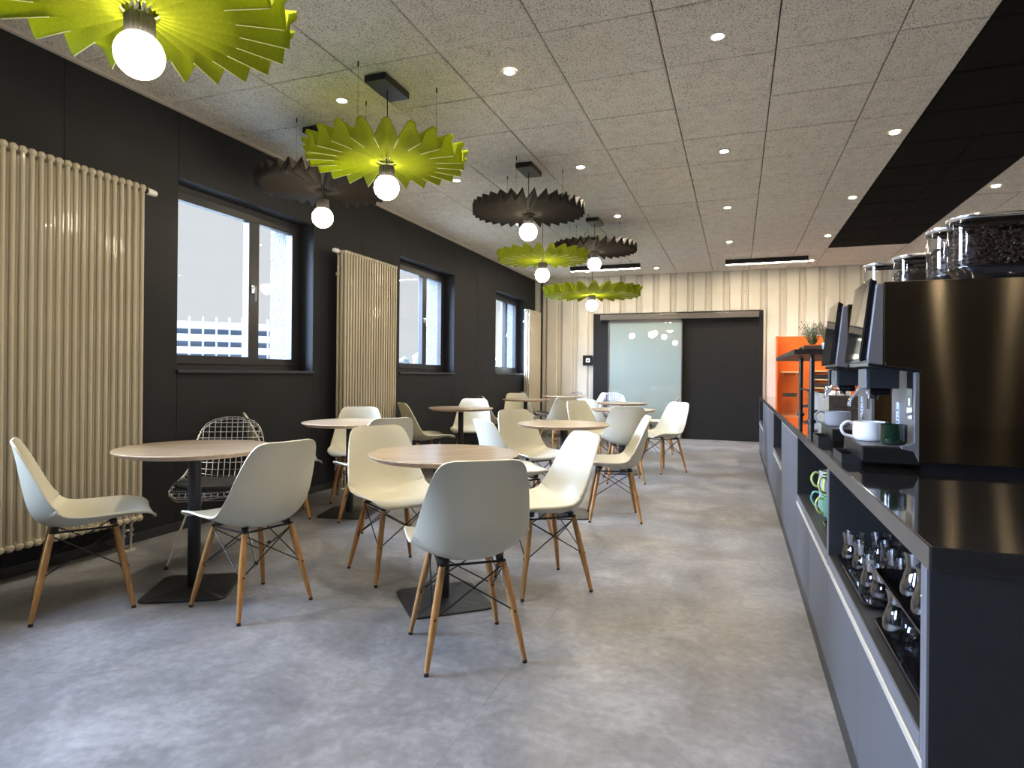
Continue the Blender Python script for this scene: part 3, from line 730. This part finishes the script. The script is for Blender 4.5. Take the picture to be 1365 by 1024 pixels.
for x0, x1, y, lb in ((-2.71, -1.52, 10.30, 'left black linear ceiling light before the corrugated wall, behind the pendants'), (-.19, 1.01, 10.40, 'right black linear ceiling light before the corrugated wall, above the dark door')):
    t = thing('linear_light', lb, 'ceiling light', ((x0+x1)/2, y, ZC), group='black linear ceiling lights'); L = (x1-x0)/2
    B().box(-L, L, -.035, .035, -.075, 0, .002).obj('housing', 'black', t)
    B().box(-L+.01, L-.01, -.026, .026, -.079, -.074).obj('diffuser', 'bar', t)

# ------------------------------------------------------------------ coffee machines
def stadium(L, W, n=10):
    pts = []
    for k in range(n+1): a = -PI/2+PI*k/n; pts.append((L/2-W/2+W/2*math.cos(a), W/2*math.sin(a)))
    for k in range(n+1): a = PI/2+PI*k/n; pts.append((-L/2+W/2+W/2*math.cos(a), W/2*math.sin(a)))
    return pts
bean = bpy.data.meshes.new('beans')
def beans_mesh(L, W, H, n, seed):
    rnd = random.Random(seed); b = B(); poly = stadium(L-.014, W-.014, 8)
    ico = bmesh.new(); bmesh.ops.create_icosphere(ico, subdivisions=1, radius=1); iv = [v.co.copy() for v in ico.verts]; fi = [[v.index for v in f.verts] for f in ico.faces]; ico.free()
    # dark core with a heap on top
    rings = [[b.bm.verts.new((x*s_, y*s_, z)) for x, y in stadium(L-.03, W-.03, 8)] for s_, z in ((1, .002), (1, H*.9), (.7, H), (.1, H*1.06))]
    b.skin(rings, 0, True)
    for i in range(n):
        if rnd.random() < .62:
            k = rnd.random()*len(poly); a = poly[int(k) % len(poly)]; c = poly[(int(k)+1) % len(poly)]; f = k-int(k)
            if (Vector(a)-Vector(c)).length > .05: f = rnd.random()
            x, y = a[0]+(c[0]-a[0])*f, a[1]+(c[1]-a[1])*f; z = .006+rnd.random()*(H-.006)
            if rnd.random() < .5 : x = (rnd.random()-.5)*(L-W); y = -(W-.014)/2
        else: x = (rnd.random()-.5)*(L-.03); y = (rnd.random()-.5)*(W-.03); z = H+.008*rnd.random()+.02*(1-abs(x)/L*2)*(x/L+.6)
        m_ = Matrix.Translation((x, y, z)) @ Matrix.Rotation(rnd.random()*PI, 4, 'Z') @ Matrix.Rotation(rnd.random()*PI, 4, 'X') @ Matrix.Diagonal((.0058, .0038, .0030, 1))
        vs = [b.bm.verts.new(m_ @ v) for v in iv]
        for f in fi: b.bm.faces.new([vs[q] for q in f])
    return b
def hopper(x, y, z, L, W, H, label, fill, seed):
    t = thing('bean_hopper', label, 'container', (x, y, z), group='clear bean hoppers on the coffee machines')
    b = B(); P0 = stadium(L, W)
    rings = [[b.bm.verts.new((px*s_-o, py*s_, zz)) for px, py in P0] for s_, zz, o in ((.82, 0, 0), (.86, .006, 0), (1.0, .036, 0), (1.0, .040, 0))]
    b.skin(rings, 0, True); b.obj('hopper_base', 'gloss', t)
    b = B(); rings = [[b.bm.verts.new((px*s_, py*s_, zz)) for px, py in P0] for s_, zz in ((.985, .040), (1.0, .05), (1.0, H-.012))]
    b.skin(rings, 0, False); b.obj('clear_wall', 'clear', t, 60)
    b = B(); rings = [[b.bm.verts.new((px*s_, py*s_, zz)) for px, py in P0] for s_, zz in ((1.0, H-.014), (1.02, H-.012), (1.02, H-.002), (.98, H))]
    b.skin(rings, 0, False); o = b.obj('lid_rim', 'chrome', t, 60)
    b = B(); rings = [[b.bm.verts.new((px*s_, py*s_, zz)) for px, py in P0] for s_, zz in ((.98, H), (.5, H+.004))]
    b.skin(rings, 0, False); b.bm.faces.new(rings[-1]); b.obj('lid', 'gloss', t)
    if fill:
        o = beans_mesh(L, W, (H-.05)*fill, 1500 if seed < 3 else 700, seed).obj('coffee_beans', 'beans', None, 40); o.location = (x, y, z+.041)
        tag(o, 'dark roasted coffee beans filling the %s' % ('nearest clear hopper' if seed == 1 else 'second clear hopper' if seed == 2 else 'near hopper of the farther machine'), 'coffee beans', kind='stuff')
def machine(Y, label, near):
    t = thing('coffee_machine', label, 'coffee machine', (.75, Y+.18, CZ), group='steel coffee machines'); W = .18
    def X(v): return v-.75
    def Z(v): return v-CZ
    zt = Z(1.452)
    poly = [(X(.448), zt), (X(1.08), zt), (X(1.08), Z(.866)), (X(.548), Z(.866)), (X(.548), Z(1.158)), (X(.540), Z(1.164)), (X(.455), Z(1.176)), (X(.448), Z(1.19))]
    B().prism(poly, -W, W, 'y', 'steel', .003).obj('steel_body', None, t)
    B().box(X(.56), X(1.06), -W+.01, W-.01, .0, Z(.868)).obj('foot_plinth', 'gloss', t)
    # silver bezel behind the display
    b = B(); b.prism([(X(.447), zt-.004), (X(.447), Z(1.178)), (X(.405), Z(1.185)), (X(.400), Z(1.20)), (X(.425), zt-.008)], -W-.001, W+.001, 'y', 'steel_lt', .004); b.obj('bezel', None, t)
    B().prism([(X(.404), Z(1.186)), (X(.404), Z(1.176)), (X(.552), Z(1.152)), (X(.552), Z(1.166))], -W-.002, W+.002, 'y', 'gloss', .002).obj('lower_lip', None, t)
    # display head, leaning back
    s = B(); poly = [(X(.412), Z(1.466)), (X(.430), Z(1.455)), (X(.416), Z(1.20)), (X(.381), Z(1.19))]
    s.prism(poly, -.170, .135, 'y', 'gloss', .004); h = s.obj('display_head', None, t)
    a = Vector((X(.4118), 0, Z(1.458))); c = Vector((X(.3815), 0, Z(1.198))); nrm = Vector((-(a.z-c.z), 0, (a.x-c.x))).normalized()
    q = B(); V = []
    for p_, yy in ((a, -.160), (a, .125), (c, .125), (c, -.160)): V.append(q.bm.verts.new(Vector((p_.x, yy, p_.z))+nrm*.0015))
    q.bm.faces.new(V); o = q.obj('touch_screen', 'screen', h); o['label'] = 'glossy dark touch screen'
    # recess lining with control strip
    B().box(X(.546), X(.549), -W+.004, W-.004, Z(.885), Z(1.16)).obj('recess_lining', 'steel_lt', t)
    B().box(X(.541), X(.546), -.13, -.06, Z(1.0), Z(1.155), .001).obj('black_panel', 'gloss', t)
    l = B().box(X(.543), X(.546), .055, .095, Z(.925), Z(1.05), .0005).obj('sticker', 'sticker', t); l['label'] = 'pale printed service sticker'
    b = B()
    for k in range(7): b.box(X(.5424), X(.5432), .06, .09-.012*(k % 3), Z(.935)+k*.014, Z(.940)+k*.014)
    b.obj('sticker_print', 'ink', l)
    B().box(X(.5400), X(.5412), -.105, -.085, Z(1.045), Z(1.07)).obj('white_mark', 'paper', t)
    b = B(); b.prism([(X(.549), Z(.868)), (X(.549), Z(1.158)), (X(.536), Z(1.158)), (X(.536), Z(.93)), (X(.528), Z(.925)), (X(.50), Z(.916)), (X(.50), Z(.908)), (X(.535), Z(.90))], -W-.002, -W+.022, 'y', 'steel_lt', .002); b.obj('side_cheek', None, t)
    # drip tray
    b = B(); b.prism([(X(.388), Z(.866)), (X(.398), Z(.858)), (X(.55), Z(.858)), (X(.55), Z(.912)), (X(.388), Z(.912))], -W, W, 'y', 'black', .004)
    tr = b.obj('drip_tray', None, t)
    b = B()
    for k in range(15): b.box(X(.398)+k*.0092, X(.398)+k*.0092+.005, -W+.02, W-.02, Z(.912), Z(.9145))
    for k in range(4): b.box(X(.396), X(.536), -W+.02+k*.105, -W+.026+k*.105, Z(.9115), Z(.914))
    b.obj('tray_grid', 'steel_lt', tr)
    # spout
    b = B(); b.box(X(.415), X(.425), -.062, .062, Z(1.098), Z(1.168), .004, m='steel_lt').box(X(.425), X(.52), -.06, .06, Z(1.100), Z(1.170), .004, m='base'); b.box(X(.435), X(.50), -.04, .04, Z(1.075), Z(1.10), .005, m='gloss')
    for yy in (-.02, .02): b.lathe([(.008, Z(1.062)), (.011, Z(1.08))], (X(.455), yy, 0), 10, 'gloss')
    b.obj('spout', None, t)
    b = B(); b.tube(spline([(X(.46), .115, Z(1.17)), (X(.44), .118, Z(1.12)), (X(.42), .12, Z(1.08)), (X(.40), .122, Z(1.055)), (X(.395), .122, Z(1.03))], 10), .007, 8); b.obj('steam_wand', 'chrome', t)
machine(2.30, 'nearest brushed steel coffee machine with a big flat side panel', True)
machine(2.98, 'second coffee machine, mostly hidden behind the nearest one', False)
hopper(.815, 2.392, 1.4535, .34, .150, .205, 'nearest clear bean hopper, full of dark beans, on the nearest machine', .72, 1)
hopper(.80, 2.566, 1.4535, .34, .150, .205, 'clear bean hopper behind the nearest one on the same machine', .55, 2)
hopper(.80, 3.075, 1.4535, .34, .150, .205, 'clear hopper on the farther machine, dark beans inside', .6, 3)
hopper(.72, 3.25, 1.4535, .34, .150, .205, 'clear empty-looking hopper at the far left of the hopper row', 0, 4)
# low black trays with the foot of each machine
for Y, lb in ((2.40, 'low black box on the worktop before the nearest machine'), (3.05, 'low grey-black box on the worktop before the second machine')):
    t = thing('grounds_box', lb, 'box', (.372, Y+.09, CZ), group='low boxes before the machines')
    b = B(); b.box(-.03, .03, -.10, .10, 0, .004, m='base')
    for q in ((-.03, -.027, -.10, .10), (.027, .03, -.10, .10), (-.027, .027, -.10, -.097), (-.027, .027, .097, .10)): b.box(*q, .004, .030, m='base')
    b.obj('shell', None, t)
def cup(x, y, z, r, h, ang, mats, label, name='coffee_cup', group='cups on the drip trays'):
    t = thing(name, label, 'cup', (x, y, z), math.radians(ang), group)
    b = B(); b.lathe([(r*.80, 0), (r*.92, .004), (r*.98, h*.12), (r, h*.30), (r*1.0, h), (r*.95, h), (r*.94, h*.35), (r*.88, h*.14), (.001, h*.12)], n=32); b.obj('bowl', mats[0], t, 50)
    pts = spline([(r*.92, 0, h*.86), (r*1.35, 0, h*.98), (r*1.72, 0, h*.70), (r*1.55, 0, h*.30), (r*.92, 0, h*.16)], 14)
    B().tube(pts, .0052, 8).obj('handle', mats[1], t)
    if len(mats) > 2: B().lathe([(.001, 0), (r*.93, 0)], (0, 0, h*.7), 24, cap0=False, cap1=False).obj('drink_surface', mats[2], t)
cup(.442, 2.478, .9165, .054, .066, 190, ('cup', 'cup', 'foam'), 'white cup with a big handle on the drip tray of the nearest machine')
cup(.492, 2.37, .9165, .040, .066, 100, ('cup_green', 'cup_green'), 'dark green cup on the drip tray beside the white cup')
cup(.430, 3.14, .9165, .054, .066, 190, ('cup_grey', 'cup_grey'), 'grey cup on the drip tray of the second machine')

# napkin box, rack, plants
t = thing('cutlery_box', 'wooden box with napkins and cutlery on the worktop behind the machines', 'box', (.53, 3.88, CZ))
b = B(); b.box(-.07, -.058, -.22, .22, 0, .20, .001, m='greywood'); b.box(.058, .07, -.22, .22, 0, .20, .001, m='greywood')
for k in range(3): b.box(-.07, .07, -.232, -.22, .002+k*.067, .064+k*.067, .001, m='darkwood').box(-.07, .07, .22, .232, .002+k*.067, .064+k*.067, .001, m='darkwood')
b.box(-.058, .058, -.22, .22, 0, .01, m='darkwood'); b.box(-.058, .058, -.02, -.01, .01, .19, m='darkwood'); b.obj('box_body', None, t)
t2 = thing('napkin_stack', 'white paper napkins sticking out of the wooden box', 'napkins', (.53, 3.78, CZ+.012))
b = B()
for k in range(12): b.box(-.05+k*.0075, -.045+k*.0075, -.10, .08, 0, .195+.02*random.random(), rot=Matrix.Rotation(random.uniform(-.03, .03), 4, 'Y'))
b.obj('napkin', 'paper', t2)
for k in range(4):
    q = B(); y = 4.0+(k % 4)*.022; x = .50+(k//2)*.03; lean = random.uniform(-.03, .03)
    q.tube([(0, 0, 0), (lean, lean*.5, .19)], .004, 6); q.lathe([(.004, 0), (.012, .012), (.013, .025), (.006, .045)], (lean, lean*.5, .185), 8)
    o = q.obj('spoon', 'black' if k % 2 else 'chrome'); o.location = (x, y, CZ+.012)
    tag(o, 'dark spoon standing in the wooden box' if k % 2 else 'chrome spoon standing in the wooden box', 'cutlery', 'spoons in the wooden box, dark' if k % 2 else 'spoons in the wooden box, chrome')
t = thing('pipe_rack', 'black pipe rack with a flat top shelf standing on the worktop', 'shelf', (.60, 5.0, CZ))
B().box(-.26, .30, -.72, 1.25, .440, .452, .002).box(-.26, .30, -.72, -.70, .452, .470).box(-.26, -.24, -.70, 1.25, .452, .470).obj('top_shelf', 'black', t)
for x, y in ((-.13, -.46), (-.125, .35), (.08, .35), (.08, -.46)):
    l = B().tube([(x, y, .0), (x, y, .44)], .0155, 12).tube([(x, y, 0), (x, y, .012)], .028, 12).obj('leg', 'black', t)
B().tube([(-.13, -.46, .065), (.08, -.46, .065)], .011, 8).tube([(-.125, .35, .065), (.08, .35, .065)], .011, 8).tube([(-.13, -.46, .2), (-.125, .35, .2)], .007, 8).obj('cross_bar', 'black', t)
zt = CZ+.4525
t = thing('wooden_crate', 'small dark wooden crate on the pipe rack, a green plant in it', 'crate', (.478, 4.62, zt))
b = B()
for k in range(2): b.box(-.055, .055, -.05, -.044, .003+k*.028, .028+k*.028, .001).box(-.055, .055, .044, .05, .003+k*.028, .028+k*.028, .001).box(-.055, -.049, -.044, .044, .003+k*.028, .028+k*.028, .001).box(.049, .055, -.044, .044, .003+k*.028, .028+k*.028, .001)
b.box(-.049, .049, -.044, .044, 0, .006); b.obj('crate_slats', 'crate', t)
def plant(x, y, z, hgt, spread, n, label, mats, seed, pot):
    rnd = random.Random(seed); t = thing('potted_herb', label, 'plant', (x, y, z))
    B().lathe([(.028, 0), (.038, .062), (.041, .064), (.041, .070), (.036, .070), (.034, .058), (.001, .056)] if pot else [(.036, 0), (.040, .05), (.001, .046)], n=20).obj('pot', 'pot' if pot else 'crate', t)
    zb = .055; st = B(); lf = B(); fl_ = B()
    for k in range(n):
        a = rnd.random()*2*PI; sp_ = spread*rnd.random()**.6; h = hgt*(.45+.55*rnd.random())
        p0 = Vector((math.cos(a)*.015, math.sin(a)*.015, zb)); p2 = Vector((math.cos(a)*sp_, math.sin(a)*sp_, zb+h)); p1 = p0.lerp(p2, .5)+Vector((0, 0, h*.15))
        P_ = spline([tuple(p0), tuple(p1), tuple(p2)], 6); st.tube(P_, .0009, 4)
        for j in range(1, 6):
            for s_ in range(3 if j < 4 else 2):
                c = Vector(P_[j]); d = Vector((rnd.uniform(-1, 1), rnd.uniform(-1, 1), rnd.uniform(-.2, .8))).normalized(); q = d.cross(Vector((0, 0, 1))).normalized(); L = rnd.uniform(.007, .014)
                vs = [lf.bm.verts.new(v) for v in (c, c+d*L*.5+q*L*.3, c+d*L, c+d*L*.5-q*L*.3)]; lf.bm.faces.new(vs)
        if rnd.random() < .35:
            bmesh.ops.create_icosphere(fl_.bm, subdivisions=1, radius=.0042, matrix=Matrix.Translation(P_[-1]))
    st.obj('stem', 'leaf', t); o = lf.obj('foliage', mats[0], t); o['kind'] = 'stuff'; o = fl_.obj('flower', mats[1], t)
plant(.478, 4.62, zt+.006, .155, .085, 70, 'airy green herb with fine pale tips growing in the dark crate', ('leaf', 'leaf2'), 3, False)
plant(.565, 4.58, zt, .15, .06, 46, 'herb with red buds in a light grey pot right of the crate', ('leaf2', 'flower'), 5, True)
t = thing('menu_holder', 'small reddish wooden block beside the crate on the rack', 'holder', (.405, 4.72, zt))
B().prism([(-.03, 0), (.03, 0), (.03, .045), (.005, .05)], -.03, .03, 'y', 'crate', .002).obj('block', None, t)
for i, (w_, h_, m_, lb) in enumerate(((.012, .20, 'darkwood', 'dark brown'), (.022, .19, 'paper', 'white'), (.014, .17, 'greywood', 'grey'), (.016, .185, 'shelf_wood', 'tan'))):
    t = thing('magazine', '%s magazine standing upright between the legs of the pipe rack' % lb, 'magazine', (.50+i*.036, 4.95, CZ))
    B().box(-w_/2, w_/2, -.07, .07, 0, h_, .001, m=m_).obj('cover', None, t); B().box(-w_/2+.002, w_/2-.002, -.0685, .0715, .003, h_-.003, m='paper').obj('pages', None, t)

# niche contents
def tray(x0, x1, y0, y1, z, label):
    t = thing('serving_tray', label, 'tray', ((x0+x1)/2, (y0+y1)/2, z), group='black serving trays in the glass niche'); hx, hy = (x1-x0)/2, (y1-y0)/2
    def rr_(s, z_): 
        r = .03; P_ = []
        for cx, cy, a0 in ((hx-r, hy-r, 0), (-hx+r, hy-r, 90), (-hx+r, -hy+r, 180), (hx-r, -hy+r, 270)):
            for k in range(5): a = math.radians(a0+22.5*k); P_.append((cx+(r-s)*math.cos(a), cy+(r-s)*math.sin(a), z_))
        return P_
    b = B(); rings = [[b.bm.verts.new(v) for v in rr_(*q)] for q in ((.016, 0), (.012, .001), (.002, .012), (0, .013), (.003, .0145), (.014, .004), (.02, .003))]
    b.skin(rings, 0, True); b.obj('tray_body', 'gloss', t, 60)
gl = B().lathe([(.029, 0), (.035, .002), (.0375, .018), (.0375, .034), (.0345, .050), (.0310, .062), (.0310, .072), (.0345, .088), (.0365, .104), (.0350, .104), (.0330, .088), (.0295, .072), (.0295, .062), (.033, .050), (.036, .034), (.035, .018), (.030, .010), (.001, .010)], n=28).mesh('bowl', 'tumbler', 60)
bl = B().lathe([(.024, 0), (.034, .004), (.0400, .024), (.0395, .040), (.032, .066), (.027, .082), (.0275, .096), (.032, .118), (.0305, .118), (.0260, .096), (.0255, .082), (.0305, .066), (.0380, .040), (.0375, .024), (.030, .008), (.001, .008)], n=28).mesh('bowl', 'tumbler', 60)
def glass(me, x, y, z, label, group, name):
    t = thing(name, label, 'glass', (x, y, z), group=group); link('bowl', me, t)
NZ = .4855
tray(.340, .60, 1.97, 2.50, NZ, 'long black tray on the niche floor carrying waisted tumblers')
tray(.345, .60, 1.335, 1.885, NZ, 'black tray on the niche floor closest to the camera')
tray(.352, .625, 1.33, 1.92, NZ+.1215, 'raised black tray resting on the glasses of the closest tray')
GP = [(.390, 2.44), (.402, 2.31), (.397, 2.13), (.405, 2.03), (.475, 2.45), (.483, 2.34), (.478, 2.22), (.480, 2.12), (.485, 2.03), (.55, 2.40), (.558, 2.29), (.555, 2.17), (.56, 2.05)]
for i, (x, y) in enumerate(GP):
    glass(gl, x, y, NZ+.0032, 'waisted clear tumbler on the long tray, %s row, %s' % (('front', 'middle', 'back')[0 if x < .43 else 1 if x < .51 else 2], ('farthest from the camera', 'second from the far end', 'third from the far end', 'fourth from the far end', 'nearest the camera')[sum(1 for q in GP[:i] if abs(q[0]-x) < .03)]), 'waisted tumblers on the long tray', 'glass_tumbler')
for x, y, n in ((.389, 1.78, 'front far'), (.40, 1.48, 'front near'), (.52, 1.74, 'back far'), (.53, 1.45, 'back near')):
    glass(bl, x, y, NZ+.0032, 'round-bellied glass under the raised tray, %s one' % n, 'round-bellied glasses under the raised tray', 'bellied_glass')
for x, y, n in ((.405, 1.68, 'farther front'), (.400, 1.56, 'nearer front'), (.50, 1.62, 'back')):
    glass(bl, x, y, NZ+.1215+.0032, 'round-bellied glass on top of the raised tray, %s one' % n, 'round-bellied glasses on the raised tray', 'bellied_glass')
tray(.36, .60, 2.62, 3.05, NZ, 'small black tray in the mug niche beside the mugs')
def mug(x, y, z, ang, c1, c2, label):
    t = thing('striped_mug', label, 'mug', (x, y, z), math.radians(ang), 'striped mugs in the niche'); n = 32; b = B(); b.mi(c1); b.mi(c2)
    prof = [(.030, 0), (.036, .003), (.043, .030), (.044, .055), (.038, .085), (.041, .098), (.038, .098), (.035, .084), (.040, .05), (.034, .012), (.001, .01)]
    b.lathe(prof, n=n, m=c1)
    for f in b.bm.faces:
        c = f.calc_center_median(); k = int((math.atan2(c.y, c.x)+PI)/(2*PI)*n)
        if (k//4) % 2: f.material_index = 1
    b.obj('bowl', None, t, 60)
    B().tube(spline([(.038, 0, .086), (.062, 0, .088), (.076, 0, .06), (.064, 0, .028), (.041, 0, .018)], 12), .0055, 8).obj('handle', c2, t)
for x, y, a, c1, c2, lb in ((.42, 3.20, 200, 'teal', 'lime', 'teal and lime striped mug, bottom row near'), (.42, 3.33, 160, 'lilac', 'teal', 'lilac and teal striped mug, bottom row far'), (.545, 3.27, 190, 'teal', 'lime', 'teal and lime striped mug, bottom row at the back')): mug(x, y, NZ, a, c1, c2, lb)
for x, y, a, c1, c2, lb in ((.42, 3.195, 215, 'cup_grey', 'lime', 'grey mug with a lime handle, stacked on the near bottom mug'), (.42, 3.335, 190, 'lilac', 'lime', 'lilac mug with a lime handle, stacked on the far bottom mug'), (.545, 3.27, 170, 'cup', 'teal', 'white and teal mug stacked at the back')): mug(x, y, NZ+.0985, a, c1, c2, lb)

# orange wall cabinet on the back wall
t = thing('orange_shelf', 'tall orange wall unit with small wooden shelves at the back wall', 'shelf', (1.32, YB-.14, 0))
b = B(); b.box(-.68, .66, .08, .13, .0, 1.82, .003).box(-.70, -.68, -.12, .13, 0, 1.82, .002).box(.66, .68, -.12, .13, 0, 1.82, .002).box(-.68, .66, -.12, .08, 0, .08, .002); b.obj('orange_body', 'orange', t)
for z, x0, x1 in ((1.20, -.62, -.34), (.74, -.62, -.34), (.35, -.62, -.30), (1.22, -.18, .22), (1.08, -.18, .22), (.94, -.18, .22), (.78, -.18, .22), (.70, .45, .66), (1.05, .45, .66)):
    s_ = B().box(x0, x1, -.05, .08, z, z+.022, .001).obj('shelf_board', 'shelf_wood', t); B().box(x0+.03, x0+.04, .02, .08, z-.05, z).box(x1-.04, x1-.03, .02, .08, z-.05, z).obj('shelf_bracket', 'shelf_wood', s_)
for k, (x, z, L, H, m_, lb) in enumerate(((-.48, .762, .22, .10, 'darkwood', 'dark wicker basket on the lower left orange-unit shelf'), (.02, 1.102, .30, .07, 'base', 'dark flat folder pile on the second small shelf'), (.02, .962, .30, .07, 'darkwood', 'brown flat folder pile on the third small shelf'), (.02, .802, .30, .09, 'base', 'dark flat folder pile on the lowest small shelf'))):
    q = thing('storage_basket' if k == 0 else 'folder_pile', lb, 'basket' if k == 0 else 'folders', (1.32+x, YB-.14, z)); b = B()
    for j in range(4): b.box(-L/2+.004*(j % 2), L/2-.006*(j % 3), -.045, .06, j*H/4+.0005, (j+1)*H/4-.002, .001, seg=1)
    b.obj('layers', m_, q)

# ------------------------------------------------------------------ outside
gd = struct(B().box(-400, -4.3, -150, 450, -5.2, -5.0).obj('outside_ground', 'ground'))
def far(px_dir, dist): v = Vector((px_dir[0], px_dir[1], 0)).normalized(); return v*dist
ctr = far((-.80, .77), 165); ang = math.atan2(ctr.y, ctr.x)
t = thing('parking_garage', 'white multi-storey car park far outside the first window', 'building', (ctr.x, ctr.y, -5), ang-PI/2)
SH = 3.0
for k in range(7):
    z = k*SH; B().box(-11, 16, 0, 14, z+1.3, z+3.0-.0 if k < 6 else z+3.0).obj('parapet', 'concrete', t) if k < 6 else None
B().box(-10.8, 15.8, 2.2, 13.5, 0, 18).obj('inner_bay', 'dark_bay', t)
for k in range(10): B().box(-10.9+k*2.9, -10.5+k*2.9, -.1, .6, 0, 19.2).obj('column', 'concrete', t)
for k in range(6):
    B().lathe([(5.5, k*SH+1.1), (5.5, k*SH+2.6)], (-16.5, 5, 0), 24).obj('ramp_ring', 'concrete', t)
B().lathe([(5.0, 0), (5.0, 18)], (-16.5, 5, 0), 24).obj('ramp_core', 'concrete', t)
t = thing('boundary_wall', 'long pale low building far outside the second window', 'building', (-62, 86, -5))
b = B(); b.box(-34, 40, -1, 5, 0, 6.9); b.obj('wall', 'concrete', t); B().box(-34.3, 40.3, -1.3, 5.3, 6.9, 7.1).obj('roof', 'concrete', t)
rnd = random.Random(4)
for i in range(9):
    x = -84+i*7.4+rnd.uniform(-1, 1); y = 112+i*1.2; h = rnd.uniform(8.6, 10.2)
    t = thing('far_tree', 'hazy grey tree behind the pale low building outside', 'tree', (x, y, -5), group='hazy trees far outside')
    B().tube([(0, 0, 0), (0, 0, h*.6)], .25, 6).obj('trunk', 'far_tree', t); b = B()
    for k in range(14):
        bmesh.ops.create_icosphere(b.bm, subdivisions=1, radius=rnd.uniform(1.0, 1.9), matrix=Matrix.Translation((rnd.uniform(-2.2, 2.2), rnd.uniform(-2, 2), h*rnd.uniform(.55, .95))))
    b.obj('crown', 'far_tree', t)
